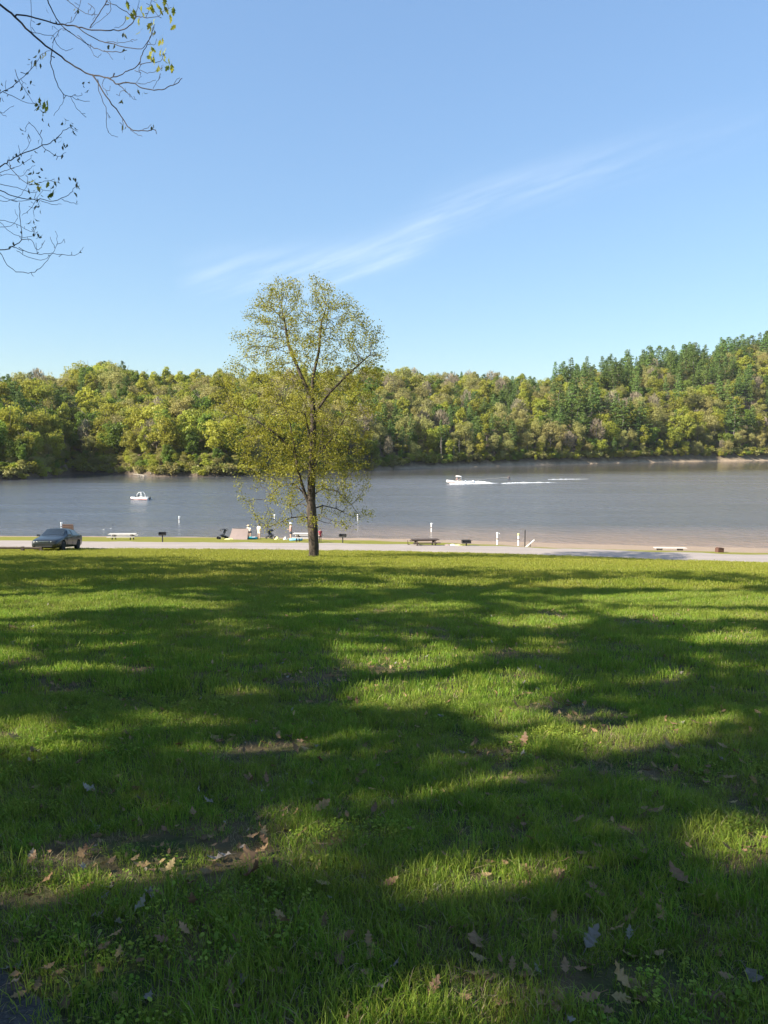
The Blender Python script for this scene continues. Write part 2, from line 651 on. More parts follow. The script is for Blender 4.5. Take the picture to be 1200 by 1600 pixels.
ta = np.arange(-14, 14, 0.12)
na = np.linspace(0, 1, 12)
TA, NA = np.meshgrid(ta, na, indexing='ij')
NN = -1.8 + (path_edge(TA) + 1.8) * NA
PX, PY = PT[0] * TA + PN[0] * NN, PT[1] * TA + PN[1] * NN
PZ = ground_z(PX, PY) + 0.012
ids = np.arange(PX.size).reshape(PX.shape)
F = np.stack([ids[:-1, :-1], ids[:-1, 1:], ids[1:, 1:], ids[1:, :-1]], -1).reshape(-1, 4)
m = mat_new('worn_asphalt')
t = NT(m)
p = t.pos()
c = t.mix(t.rng(t.noise(60, p, 4, 0.7), 0.4, 0.65), (0.030, 0.027, 0.026), (0.08, 0.07, 0.066))
c = t.mix(t.rng(t.noise(4, p, 4), 0.5, 0.7), c, (0.09, 0.065, 0.05))
M['asphalt'] = t.out(t.principled(c, 0.85, t.bump(t.noise(70, p, 3), 0.012)))
tag(link('path', np_mesh('path', np.stack([PX, PY, PZ], -1).reshape(-1, 3), F, M['asphalt'], True)),
    'dark worn asphalt path with crumbling edge beside the grass', 'path', kind='structure')

# lake
m = mat_new('lake_water')
t = NT(m)
p = t.pos()
sep = t.new('ShaderNodeSeparateXYZ')
t.l.new(p, sep.inputs[0])
shore = t.math('ADD', sep.outputs[1], t.math('MULTIPLY', sep.outputs[0], 0.13))
shore = t.math('ADD', shore, t.math('MULTIPLY', t.math('SUBTRACT', t.noise(0.06, p, 4), 0.5), 14))
side = t.rng(sep.outputs[0], -25, 15, 0.1, 1.0)
c = t.mix(t.math('MULTIPLY', t.rng(shore, 84, 108, 1, 0, True), side), t.mix(t.rng(sep.outputs[0], -40, 90), (0.088, 0.094, 0.105), (0.13, 0.108, 0.082)), (0.27, 0.185, 0.125))
mp = t.new('ShaderNodeMapping')
mp.inputs['Scale'].default_value = (0.55, 1.3, 1)
t.l.new(p, mp.inputs[0])
w1 = t.noise(1.1, mp.outputs[0], 4, 0.6)
mp2 = t.new('ShaderNodeMapping')
mp2.inputs['Scale'].default_value = (0.02, 0.10, 1)
t.l.new(p, mp2.inputs[0])
gust = t.rng(t.noise(1.0, mp2.outputs[0], 4, 0.6), 0.40, 0.64, 0.6, 1.0)
calm = t.rng(t.math('ADD', sep.outputs[1], t.math('MULTIPLY', sep.outputs[0], -0.35)), 195, 270, 1.0, 0.1, True)
h = t.math('MULTIPLY', w1, t.math('MULTIPLY', gust, calm))
nrm = t.bump(h, 0.5, 1.0)
M['water'] = t.out(t.principled(c, t.rng(t.math('MULTIPLY', gust, calm), 0.06, 1, 0.03, 0.3), nrm, IOR=1.42, Specular_IOR_Level=0.7))
mb = MB()
xs = np.linspace(-900, 900, 13)
ys = np.linspace(62, 900, 9)
X, Y = np.meshgrid(xs, ys, indexing='ij')
ids = np.arange(X.size).reshape(X.shape)
F = np.stack([ids[:-1, :-1], ids[1:, :-1], ids[1:, 1:], ids[:-1, 1:]], -1).reshape(-1, 4)
tag(link('lake', np_mesh('lake', np.stack([X, Y, X * 0 + WATER_Z], -1).reshape(-1, 3), F, M['water'])),
    'calm muddy lake with faint ripples between lawn and wooded hills', 'lake', kind='structure')


# ------------------------------------------------------------------ far shore and hills
def el_of(py):
    return np.tan(np.radians(np.degrees(np.arctan((800 - np.asarray(py, float)) / 1200)) - PITCH))


s_px = np.array([-1500, -900, -500, -250, 0, 60, 92, 112, 160, 190, 215, 255, 340, 480, 590, 650, 700, 800, 900, 1000, 1200, 1500, 2400.0])
s_D = np.array([90, 118, 155, 190, 220, 228, 243, 262, 262, 258, 250, 242, 243, 268, 294, 322, 330, 352, 380, 408, 455, 480, 500.0])
k_px = np.array([-1500, -900, -500, -250, 0, 60, 100, 150, 200, 240, 330, 480, 590, 640, 700, 800, 860, 900, 960, 1000, 1050, 1100, 1200, 1500, 2400.0])
k_py = np.array([430, 455, 490, 535, 590, 590, 581, 574, 579, 591, 592, 588, 585, 582, 585, 592, 597, 588, 580, 574, 566, 554, 538, 520, 500.0])
k_dep = np.array([120, 120, 120, 120, 130, 135, 140, 145, 150, 150, 165, 175, 180, 185, 190, 175, 160, 150, 150, 155, 160, 165, 175, 180, 180.0])


def far_z(x, y):
    x = np.asarray(x, float)
    y = np.maximum(np.asarray(y, float), 1.0)
    px = 600 + 1200 * x / y
    ds = np.interp(px, s_px, s_D) + (fbm(px * 0.02, px * 0 + 2, 3) - 0.5) * 8
    dep = np.interp(px, k_px, k_dep)
    dr = ds + dep
    zr = EYE + dr * el_of(np.interp(px, k_px, k_py)) - 14.5
    tt = (y - ds) / dep
    tc = np.clip(tt, 0, 1)
    prof = np.sin(tc * np.pi / 2) ** 1.1
    rav = 1 - 0.30 * np.exp(-((px - 672) / 30) ** 2) * np.sin(tc * np.pi) - 0.25 * np.exp(-((px - 95) / 22) ** 2) * np.sin(tc * np.pi)
    bank = 1.5 * np.clip((y - ds) / 3.5, 0, 1)
    z = WATER_Z + bank + (zr - WATER_Z - 1.5) * prof * rav
    z = z + (fbm(x * 0.03, y * 0.03, 3) - 0.5) * 9 * np.sin(tc * np.pi)
    z = np.where(tt > 1, z - (tt - 1) * 5, z)
    return np.where(tt < 0, WATER_Z + np.maximum((y - ds) * 0.12, -4), z)


us = np.concatenate([np.linspace(-1.75, -0.62, 40), np.linspace(-0.61, 0.61, 200), np.linspace(0.63, 1.5, 30)])
rows = np.concatenate([np.linspace(-20, -1, 6), np.linspace(0, 6, 7), np.linspace(9, 260, 46), np.linspace(300, 1400, 8)])
px = 600 + 1200 * us
base = np.interp(px, s_px, s_D)
U, Q = np.meshgrid(us, rows, indexing='ij')
DY = np.meshgrid(base, rows, indexing='ij')[0] + Q
HX = U * DY
HZ = far_z(HX, DY)
ids = np.arange(U.size).reshape(U.shape)
F = np.stack([ids[:-1, :-1], ids[1:, :-1], ids[1:, 1:], ids[:-1, 1:]], -1).reshape(-1, 4)
m = mat_new('woodland_floor')
t = NT(m)
p = t.pos()
sep = t.new('ShaderNodeSeparateXYZ')
t.l.new(p, sep.inputs[0])
c = t.mix(t.rng(t.noise(0.25, p, 5, 0.65), 0.35, 0.65), (0.10, 0.07, 0.042), (0.17, 0.13, 0.075))
clay = t.mix(t.rng(t.noise(0.6, p, 5, 0.7), 0.35, 0.65), (0.42, 0.31, 0.205), (0.27, 0.195, 0.13))
clay = t.mix(t.rng(sep.outputs[0], -60, 10), (0.11, 0.08, 0.055), clay)
c = t.mix(t.rng(t.math('ADD', sep.outputs[2], t.math('MULTIPLY', t.noise(0.2, p, 3), 3.0)), WATER_Z + 1.7, WATER_Z + 3.2), clay, c)
M['hill'] = t.out(t.principled(c, 0.95, t.bump(t.noise(1.2, p, 5, 0.7), 0.6)))
tag(link('hills', np_mesh('hills', np.stack([HX, DY, HZ], -1).reshape(-1, 3), F, M['hill'], True)),
    'steep hills with a bare clay bank rising from the far shore', 'hills', kind='structure')


# ------------------------------------------------------------------ scattering one mass of small things
def scatter(name, pts, rots, scls, idx, protos):
    me = bpy.data.meshes.new(name)
    pts = np.asarray(pts, dtype=np.float32)
    me.vertices.add(len(pts))
    me.vertices.foreach_set('co', pts.ravel())
    a = me.attributes.new('rot', 'FLOAT_VECTOR', 'POINT')
    a.data.foreach_set('vector', np.asarray(rots, dtype=np.float32).ravel())
    a = me.attributes.new('scl', 'FLOAT_VECTOR', 'POINT')
    a.data.foreach_set('vector', np.asarray(scls, dtype=np.float32).ravel())
    a = me.attributes.new('idx', 'INT', 'POINT')
    a.data.foreach_set('value', np.asarray(idx, dtype=np.int32))
    o = link(name, me)
    coll = bpy.data.collections.new(name + '_kinds')
    for i, pm in enumerate(protos):
        po = bpy.data.objects.new('%s_kind_%02d' % (name, i), pm)
        coll.objects.link(po)
    ng = bpy.data.node_groups.new(name, 'GeometryNodeTree')
    ng.interface.new_socket('Geometry', in_out='INPUT', socket_type='NodeSocketGeometry')
    ng.interface.new_socket('Geometry', in_out='OUTPUT', socket_type='NodeSocketGeometry')
    N, L = ng.nodes, ng.links
    gi, go = N.new('NodeGroupInput'), N.new('NodeGroupOutput')
    ip = N.new('GeometryNodeInstanceOnPoints')
    ci = N.new('GeometryNodeCollectionInfo')
    ci.inputs['Collection'].default_value = coll
    ci.inputs['Separate Children'].default_value = True
    ci.inputs['Reset Children'].default_value = True

    def attr(nm, ty):
        n = N.new('GeometryNodeInputNamedAttribute')
        n.data_type = ty
        n.inputs['Name'].default_value = nm
        return n.outputs['Attribute']
    L.new(gi.outputs[0], ip.inputs['Points'])
    L.new(ci.outputs[0], ip.inputs['Instance'])
    ip.inputs['Pick Instance'].default_value = True
    L.new(attr('idx', 'INT'), ip.inputs['Instance Index'])
    er = N.new('FunctionNodeEulerToRotation')
    L.new(attr('rot', 'FLOAT_VECTOR'), er.inputs[0])
    L.new(er.outputs[0], ip.inputs['Rotation'])
    L.new(attr('scl', 'FLOAT_VECTOR'), ip.inputs['Scale'])
    L.new(ip.outputs[0], go.inputs[0])
    md = o.modifiers.new('scatter', 'NODES')
    md.node_group = ng
    return o


# ------------------------------------------------------------------ woodland trees of the far shore
def quads(C, Nrm, W, H, rnd):
    """leaf-clump faces at centres C facing Nrm"""
    n = len(C)
    ref = rnd.normal(size=(n, 3))
    Nrm = Nrm / np.maximum(np.linalg.norm(Nrm, axis=1, keepdims=True), 1e-6)
    A = np.cross(Nrm, ref)
    A /= np.maximum(np.linalg.norm(A, axis=1, keepdims=True), 1e-6)
    B = np.cross(Nrm, A)
    W = np.asarray(W).reshape(-1, 1) / 2
    H = np.asarray(H).reshape(-1, 1) / 2
    bend = Nrm * W * 0.35
    V = np.stack([C - A * W, C - B * H * 0.8 - bend * 0.2, C + A * W, C + B * H + bend], 1).reshape(-1, 3)
    F = np.arange(n * 4).reshape(n, 4)
    return V, F


def crown_broad(seed, H, wr, dens, size, mat, sparse=False):
    r = np.random.default_rng(seed)
    z0 = H * (0.06 if not sparse else 0.14)
    nl = 34
    Cs, Ns = [], []
    hh = (H - z0) / 2
    for i in range(nl):
        d = r.normal(size=3)
        d /= np.linalg.norm(d)
        rad = r.uniform(0.3, 0.78)
        lc = np.array([d[0] * wr * rad, d[1] * wr * rad, z0 + hh + d[2] * hh * rad * (1 if d[2] > 0 else 0.9)])
        lr = wr * r.uniform(0.22, 0.38)
        k = int(dens / nl * r.uniform(0.6, 1.3))
        dd = r.normal(size=(k, 3))
        dd[:, 2] += 0.35
        dd /= np.linalg.norm(dd, axis=1, keepdims=True)
        rr = lr * r.uniform(0.55, 1.08, size=(k, 1))
        Cs.append(lc + dd * rr * np.array([1, 1, 0.8]))
        Ns.append(dd + np.array([0, 0, 0.35]) + r.normal(size=(k, 3)) * 0.75)
    C, Nn = np.concatenate(Cs), np.concatenate(Ns)
    s = size * r.uniform(0.6, 1.3, len(C))
    V, F = quads(C, Nn, s, s * r.uniform(0.6, 1, len(C)), r)
    return np_mesh('crown', V, F, mat)


def crown_pine(seed, H, mat, wmax=3.6, size=0.95):
    r = np.random.default_rng(seed)
    Cs, Ns, Ws = [], [], []
    z = H * 0.28
    while z < H * 0.985:
        f = (z - H * 0.28) / (H * 0.72)
        L = wmax * (0.55 + 0.6 * f if f < 0.3 else 1.06 * (1 - f) ** 0.62) * r.uniform(0.6, 1.15) + 0.3
        nb = r.integers(3, 6)
        a0 = r.uniform(0, 6.28)
        for b in range(nb):
            a = a0 + b * 6.28 / nb + r.uniform(-0.35, 0.35)
            Lb = L * r.uniform(0.55, 1.2)
            k = max(5, int(Lb * 8))
            tt = r.uniform(0.3, 1, k)
            side = r.normal(size=k) * 0.24 * Lb * (0.4 + tt * 0.6)
            x = np.cos(a) * tt * Lb - np.sin(a) * side
            y = np.sin(a) * tt * Lb + np.cos(a) * side
            zz = z + tt * Lb * r.uniform(-0.02, 0.22) + r.normal(size=k) * 0.16
            Cs.append(np.stack([x, y, zz], 1))
            Ns.append(np.stack([np.cos(a) * 0.5 + r.normal(size=k) * .5, np.sin(a) * 0.5 + r.normal(size=k) * .5, np.ones(k) * 0.8], 1))
            Ws.append(size * r.uniform(0.6, 1.2, k))
        z += r.uniform(0.75, 1.25) * (1 - 0.4 * f)
    C, Nn, W = np.concatenate(Cs), np.concatenate(Ns), np.concatenate(Ws)
    V, F = quads(C, Nn, W, W * 0.55, r)
    return np_mesh('crown', V, F, mat)


def trunk_mesh(seed, H, r0, mat, limbs=6, top=0.8):
    r = random.Random(seed)
    mb = MB()
    pts = [(r.uniform(-.25, .25) * k, r.uniform(-.25, .25) * k, H * top * k / 5 - (0.6 if k == 0 else 0)) for k in range(6)]
    mb.tube(pts, [r0 * (1 - 0.17 * k) for k in range(6)], 6)
    for i in range(limbs):
        z = H * r.uniform(0.25, 0.7)
        a = r.uniform(0, 6.28)
        L = H * r.uniform(0.12, 0.24)
        c, s = math.cos(a), math.sin(a)
        mb.tube([(0, 0, z), (c * L * .5, s * L * .5, z + L * .45), (c * L, s * L, z + L * 1.0)], [r0 * .4, r0 * .28, r0 * .1], 4, False)
    return mb.mesh('trunk', mat)


def bare_tree(seed, H, mat):
    """a tree still in bud: fine twigs fanned out over the limbs"""
    r = np.random.default_rng(seed)
    n = 900
    d = r.normal(size=(n, 3))
    d /= np.linalg.norm(d, axis=1, keepdims=True)
    rad = r.uniform(0.35, 1.0, (n, 1)) ** 0.6
    C = d * rad * np.array([3.4, 3.4, H * 0.36]) + np.array([0, 0, H * 0.6])
    up = d * 0.7 + np.array([0, 0, 0.9]) + r.normal(size=(n, 3)) * 0.3
    up /= np.linalg.norm(up, axis=1, keepdims=True)
    side = np.cross(up, r.normal(size=(n, 3)))
    side /= np.linalg.norm(side, axis=1, keepdims=True)
    L, W = r.uniform(0.6, 1.4, (n, 1)), r.uniform(0.05, 0.16, (n, 1))
    V = np.stack([C - side * W, C + side * W, C + up * L + side * W * .3, C + up * L - side * W * .3], 1).reshape(-1, 3)
    return np_mesh('crown', V, np.arange(n * 4).reshape(n, 4), mat)


KINDS = []      # name, crown mesh, trunk mesh, height, words
for i in range(3):
    KINDS.append(('yellow', crown_broad(20 + i, (16, 18, 14)[i], (4.8, 3.7, 5.6)[i], 3600, 0.56, M['f_yellow']), trunk_mesh(i, 16, 0.24, M['bark_grey']), 16))
for i in range(3):
    KINDS.append(('green', crown_broad(40 + i, (15, 17, 13)[i], (4.6, 3.6, 5.2)[i], 3600, 0.56, M['f_green']), trunk_mesh(10 + i, 15, 0.24, M['bark_grey']), 15))
for i in range(2):
    KINDS.append(('olive', crown_broad(60 + i, 15.5, 4.5, 2400, 0.48, M['f_olive'], True), trunk_mesh(20 + i, 15.5, 0.22, M['bark_grey'], 9), 15.5))
for i in range(4):
    KINDS.append(('pine', crown_pine(80 + i, 24, M['f_pine'], 4.4 + 0.45 * i, 0.8), trunk_mesh(30 + i, 24, 0.3, M['bark_grey'], 0, 0.97), 24))
for i in range(2):
    KINDS.append(('bare', bare_tree(90 + i, 15, M['f_bare']), trunk_mesh(40 + i, 15, 0.2, M['bark_grey'], 14), 15))
BY = {}
for i, k in enumerate(KINDS):
    BY.setdefault(k[0], []).append(i)


def joined(crown, trunk):
    """one mesh with both for the wood that reads as one mass"""
    def arr(me):
        v = np.empty(len(me.vertices) * 3, dtype=np.float32)
        me.vertices.foreach_get('co', v)
        return v.reshape(-1, 3).tolist(), [list(p.vertices) for p in me.polygons]
    mb = MB()
    mb.mi = 0
    mb.add(*arr(crown))
    mb.mi = 1
    mb.add(*arr(trunk))
    return mb.mesh('wood_tree', [crown.materials[0], trunk.materials[0]])


sp = 6.2
cand = []
gx_, gy_ = np.meshgrid(np.arange(-520, 470, sp), np.arange(60, 680, sp), indexing='ij')
gx_ = (gx_ + nrng.uniform(-.42, .42, gx_.shape) * sp).ravel()
gy_ = (gy_ + nrng.uniform(-.42, .42, gy_.shape) * sp).ravel()
pxs = 600 + 1200 * gx_ / gy_
dsv = np.interp(pxs, s_px, s_D) + (fbm(pxs * 0.02, pxs * 0 + 2, 3) - 0.5) * 8
dpv = np.interp(pxs, k_px, k_dep)
ok = (pxs > -1100) & (pxs < 1330) & (gy_ > dsv + 2.2) & (gy_ < dsv + dpv + 22)
gx_, gy_, pxs, dsv, dpv = gx_[ok], gy_[ok], pxs[ok], dsv[ok], dpv[ok]
gzv = far_z(gx_, gy_)
trees = []
stand = fbm(gx_ * 0.022 + 40, gy_ * 0.022, 2)
stand2 = fbm(gx_ * 0.03 + 90, gy_ * 0.03 + 8, 2)
for i in range(len(gx_)):
    p_, back = pxs[i], gy_[i] - dsv[i]
    rr = rng.random()
    tfr = back / dpv[i]
    if p_ < 60:
        w = dict(yellow=.18, green=.55, olive=.07, pine=.17, bare=.03)
    elif p_ < 350:
        w = dict(yellow=.42, green=.27, olive=.18, pine=.08, bare=.05)
    elif p_ < 700:
        w = dict(yellow=.38, green=.20, olive=.24, pine=.13, bare=.05)
    else:
        w = dict(yellow=.36, green=.12, olive=.22, pine=.25, bare=.06)
    if stand[i] > 0.56:
        w['pine'] *= 3.2
    elif stand[i] < 0.44:
        w['pine'] *= 0.3
    if stand2[i] > 0.57:
        w['olive'] *= 2.5
        w['bare'] *= 2
    if p_ > 860 and tfr > 0.75:
        w['pine'] *= 1.6
    if back < 12:
        w['pine'] *= 0.5
        w['yellow'] *= 1.4
    if 230 < p_ < 400 and back < 25:
        w['pine'] *= 3
    tot = sum(w.values())
    rr *= tot
    for kd, x_ in w.items():
        rr -= x_
        if rr <= 0:
            break
    ki = rng.choice(BY[kd])
    s = rng.uniform(0.66, 1.25)
    wide = rng.uniform(0.82, 1.15)
    if kd == 'pine':
        wide = rng.uniform(0.7, 1.35)
        s = (rng.uniform(0.65, 1.15) if p_ > 860 else rng.uniform(0.45, 0.72)) if p_ > 600 else rng.uniform(0.5, 0.75)
    if back < 10:
        s *= 0.72
    trees.append((back, p_, gx_[i], gy_[i], gzv[i], ki, s, rng.uniform(0, 6.28), wide, tfr))
inside = [t_ for t_ in trees if 5 < t_[1] < 1195 and (t_[9] < 1.02)]
inside.sort(key=lambda t_: t_[0])
sky_p = [t_ for t_ in inside if t_[9] > 0.86 and KINDS[t_[5]][0] == 'pine' and t_[1] > 560][:60]
solo = inside[:300 - len(sky_p)]
solo_set = set(id(t_) for t_ in solo) | set(id(t_) for t_ in sky_p)
WORD = {'yellow': ('broadleaf_tree', 'yellow-green broadleaf tree'), 'green': ('broadleaf_tree', 'mid-green leafy broadleaf tree'),
        'olive': ('broadleaf_tree', 'tan-olive budding tree'), 'pine': ('pine_tree', 'dark green pine tree'),
        'bare': ('broadleaf_tree', 'bare grey twiggy tree')}


def where(p_, tfr):
    side = 'in the dark wooded cove' if p_ < 92 else ('on the rounded hill beside the cove' if p_ < 340 else
            ('on the low hill behind the lone lawn tree' if p_ < 620 else ('on the slope behind the speedboat' if p_ < 880 else 'on the high hill above the clay bank')))
    return side + (', on the skyline' if tfr > 0.86 else '')


for t_ in solo + [q for q in sky_p if id(q) not in set(id(z) for z in solo)]:
    back, p_, x, y, z, ki, s, rz, wsc, tfr = t_
    kd = KINDS[ki]
    nm, lab = WORD[kd[0]]
    lab = ('tall ' if s > 1.06 else ('small ' if s < 0.68 else '')) + lab + ' ' + where(p_, tfr)
    o = empty(nm, (x, y, z - 0.1), rz, lab, 'tree', 'single trees of the far wooded shore')
    o.scale = (s * wsc, s * wsc, s)
    link('trunk', kd[2], o)
    tag(link('crown', kd[1], o), kind='stuff')
rest = [t_ for t_ in trees if id(t_) not in solo_set]
for i in range(1500):       # saplings and brush under the trees
    p_ = rng.uniform(-150, 1320)
    D0 = float(np.interp(p_, s_px, s_D) + (fbm(p_ * 0.02, 2.0, 3) - 0.5) * 8)
    back = 2.5 + 26 * rng.random() ** 1.5
    y = D0 + back
    x = (p_ - 600) / 1200 * y
    ki = rng.choice(BY['yellow'] + BY['olive'] + BY['green'] + BY['olive'])
    rest.append((back, p_, x, y, float(far_z(x, y)) - 0.3, ki, rng.uniform(0.16, 0.36), rng.uniform(0, 6.28), rng.uniform(1.1, 1.6), 0))
wood = scatter('distant_wood', [(t_[2], t_[3], t_[4] - 0.1) for t_ in rest], [(0, 0, t_[7]) for t_ in rest],
               [(t_[6] * t_[8], t_[6] * t_[8], t_[6]) for t_ in rest], [t_[5] for t_ in rest], [joined(k[1], k[2]) for k in KINDS])
tag(wood, 'dense spring woodland covering the hills behind the front trees', 'woodland', kind='stuff')

# shrubs along the far waterline
shr = [crown_broad(130 + i, 3.4, 1.9, 420, 0.42, [M['f_shrub'], M['f_yellow'], M['f_olive']][i]) for i in range(3)]
shr_t = trunk_mesh(55, 3.0, 0.06, M['bark_grey'], 6)
n_sh = 0
p_ = 4.0
while p_ < 1198:
    D0 = float(np.interp(p_, s_px, s_D) + (fbm(p_ * 0.02, 2.0, 3) - 0.5) * 8)
    y = D0 + (rng.uniform(2.6, 7.0) if p_ > 780 else rng.uniform(1.4, 6.0) if p_ > 620 else rng.uniform(-0.3, 3.0))
    x = (p_ - 600) / 1200 * y
    o = empty('shrub', (x, y, float(far_z(x, y)) - 0.15), rng.uniform(0, 6.28),
              ['low yellowish shrub overhanging the far waterline', 'bright spring-green bush at the far waterline', 'tan twiggy bush at the far waterline'][n_sh % 3],
              'shrub', 'shrubs along the far waterline')
    s = rng.uniform(0.6, 1.35)
    o.scale = (s * 1.25, s * 1.25, s)
    link('stem', shr_t, o)
    tag(link('foliage', shr[n_sh % 3], o), kind='stuff')
    n_sh += 1
    p_ += rng.uniform(3.0, 8.0)

# dead trunks and driftwood on the far shore
M['pale_wood'] = bark('weathered_wood', (0.20, 0.165, 0.13), (0.34, 0.30, 0.25), 4, 0.01)


def far_spot(px, back):
    D0 = float(np.interp(px, s_px, s_D) + (fbm(px * 0.02, 2.0, 3) - 0.5) * 8)
    y = D0 + back
    x = (px - 600) / 1200 * y
    return Vector((x, y, float(far_z(x, y))))


for px, back, H in ((689, 3.0, 11), (709, 4, 7.0), (717, 4.5, 9)):
    b_ = far_spot(px, back)
    mb = MB()
    mb.tube([(0, 0, -.4), (.05, 0, H * .4), (-.1, .1, H * .8), (.05, 0, H)], [.17, .14, .1, .05], 7)
    for q in range(4):
        z = H * rng.uniform(.5, .92)
        a = rng.uniform(0, 6.28)
        mb.tube([(0, 0, z), (math.cos(a) * .9, math.sin(a) * .9, z + .35)], [.05, .02], 4)
    o = mb.build('dead_trunk', M['pale_wood'], loc=b_)
    tag(o, 'bare pale trunk of a dead tree standing at the far waterline', 'dead tree', 'dead trunks on the far shore')
for px, back, L, rz, tilt in ((218, -0.5, 4.0, 0.3, 0.16), (226, -1.2, 5.0, 2.7, 0.08), (236, 0.5, 3.4, 1.9, 0.45), (222, -1.6, 2.5, 0.05, 0.02), (15, 0.5, 4, 2.4, .3), (1128, 5, 7, 0.05, .03), (1150, 1.0, 5, 2.9, .1), (985, 0.6, 4.5, 0.4, .1)):
    b_ = far_spot(px, back)
    b_.z = max(b_.z, WATER_Z) + 0.12
    mb = MB()
    d = Vector((math.cos(rz) * math.cos(tilt), math.sin(rz) * math.cos(tilt), math.sin(tilt)))
    mb.tube([d * (L * k / 4) + Vector((0, 0, rng.uniform(-.06, .06))) for k in range(5)], [.26, .22, .19, .15, .08], 7)
    mb.tube([d * (L * .55), d * (L * .75) + Vector((.2, .3, .7))], [.09, .03], 5)
    for q in range(5):
        a = q * 1.25
        mb.tube([(0, 0, 0), (-d.x * .5 + .3 * math.cos(a), -d.y * .5, .35 * math.sin(a))], [.12, .03], 4)
    tag(mb.build('driftwood_log', M['pale_wood'], loc=b_),
        ('pale driftwood log piled at the wooded point by the cove' if 200 < px < 250 else 'pale fallen log lying along the far bank'), 'log', 'driftwood on the far shore')

# ------------------------------------------------------------------ grown trees
def colonize(nodes, parents, att, step, infl, kill, iters, trop=(0, 0, 0.05), seed=1):
    r = np.random.default_rng(seed)
    P = [np.array(p, float) for p in nodes]
    par = list(parents)
    att = np.asarray(att, float)
    alive = np.ones(len(att), bool)
    near_d = np.full(len(att), 1e9)
    near_i = np.zeros(len(att), int)

    def update(new):
        A = np.asarray([P[i] for i in new])
        for k0 in range(0, len(A), 200):
            B = A[k0:k0 + 200]
            d = np.linalg.norm(att[:, None, :] - B[None], axis=2)
            j = d.argmin(1)
            dm = d[np.arange(len(att)), j]
            better = dm < near_d
            near_d[better] = dm[better]
            near_i[better] = np.asarray(new)[k0 + j[better]]
    nkid = {}
    update(list(range(len(P))))
    for it in range(iters):
        alive &= near_d > kill
        act = alive & (near_d < infl)
        if not act.any():
            break
        idx = near_i[act]
        Pn = np.asarray(P)
        v = att[act] - Pn[idx]
        v /= np.maximum(np.linalg.norm(v, axis=1, keepdims=True), 1e-9)
        uq, inv = np.unique(idx, return_inverse=True)
        D = np.zeros((len(uq), 3))
        np.add.at(D, inv, v)
        D /= np.maximum(np.linalg.norm(D, axis=1, keepdims=True), 1e-9)
        D += np.array(trop) + r.normal(size=D.shape) * 0.12
        D /= np.maximum(np.linalg.norm(D, axis=1, keepdims=True), 1e-9)
        new = []
        for i, d in zip(uq, D):
            if nkid.get(int(i), 0) >= 3:        # this spot cannot get closer to what is left
                near_d[near_i == i] = 0
                continue
            nkid[int(i)] = nkid.get(int(i), 0) + 1
            p = P[i] + d * step
            new.append(len(P))
            P.append(p)
            par.append(int(i))
        if new:
            update(new)
    return np.asarray(P), np.asarray(par)


def branch_mesh(P, par, r_tip, expo, r_base, mat, sides=5, flare=0.0):
    n = len(P)
    kids = [[] for _ in range(n)]
    for i in range(n):
        if par[i] >= 0:
            kids[par[i]].append(i)
    rad = np.zeros(n)
    for i in range(n - 1, -1, -1):
        rad[i] = (sum(rad[k] ** expo for k in kids[i])) ** (1 / expo) if kids[i] else r_tip
    # children always come after parents
    if r_base:
        f = r_base / rad[0]
        w = np.clip((rad - r_tip) / (rad[0] - r_tip), 0, 1)
        rad = rad * (1 + (f - 1) * w)
    mb = MB()
    done = set()
    stack = [(0, None)]
    while stack:
        i, src = stack.pop()
        chain = [] if src is None else [src]
        while True:
            chain.append(i)
            if not kids[i]:
                break
            ks = sorted(kids[i], key=lambda k: -rad[k])
            for k in ks[1:]:
                stack.append((k, i))
            i = ks[0]
        if len(chain) < 2:
            continue
        rr = [rad[k] for k in chain]
        if src is not None:
            rr[0] = rr[1]
        ns = sides + 4 if rr[0] > 0.12 else (sides if rr[0] > 0.025 else max(3, sides - 2))
        pts = [P[k] for k in chain]
        if src is None and flare:
            rr[0] *= 1 + flare
        mb.tube(pts, rr, ns, True)
    me = mb.mesh('branches', mat, True)
    return me, rad, kids


def leaf_cloud(P, rad, thr, per, spread, size, mat, seed, keep=None):
    r = np.random.default_rng(seed)
    tips = np.where(rad <= thr)[0]
    C = np.repeat(P[tips], per, axis=0)
    C = C + r.normal(size=C.shape) * spread
    if keep is not None:
        C = C[keep(C)]
    Nn = r.normal(size=C.shape) + np.array([-0.25, -0.15, 0.7])
    s = size * r.uniform(0.6, 1.25, len(C))
    V, F = quads(C, Nn, s, s * 0.75, r)
    return np_mesh('leaves', V, F, mat)


# the lone tree on the lawn
TB = gp(490, 871)
prof_h = np.array([1.6, 2.5, 4, 6, 8, 9.5, 11, 12, 13, 14, 14.7])
prof_l = np.array([-2.8, -3.7, -4.15, -4.3, -4.9, -4.8, -4.0, -3.8, -3.4, -2.7, -1.8])
prof_r = np.array([2.8, 3.1, 3.0, 3.1, 3.6, 3.8, 3.9, 3.6, 2.9, 1.9, 0.9])
r_ = np.random.default_rng(3)
att = []
while len(att) < 4300:
    h = r_.uniform(1.6, 14.7) if r_.random() < .8 else r_.uniform(10, 14.7)
    lo, hi = np.interp(h, prof_h, prof_l), np.interp(h, prof_h, prof_r)
    cx, hw = (lo + hi) / 2, (hi - lo) / 2
    a, q = r_.uniform(0, 6.283), math.sqrt(r_.uniform(0.02, 1))
    x, y = cx + hw * q * math.cos(a), hw * 0.95 * q * math.sin(a)
    if h < 3.6 and math.hypot(x, y) < 1.3:
        continue
    if h < 3.0 and r_.random() < 0.35:
        continue
    if vnoise(x * 0.75 + 9, h * 0.75 + y * 0.6) < 0.26 or (h > 12.6 and abs(x + .25) < .12 * (h - 12.2)):
        continue
    att.append((x, y, h))
skel = [(0, 0, -0.25)]
spar = [-1]


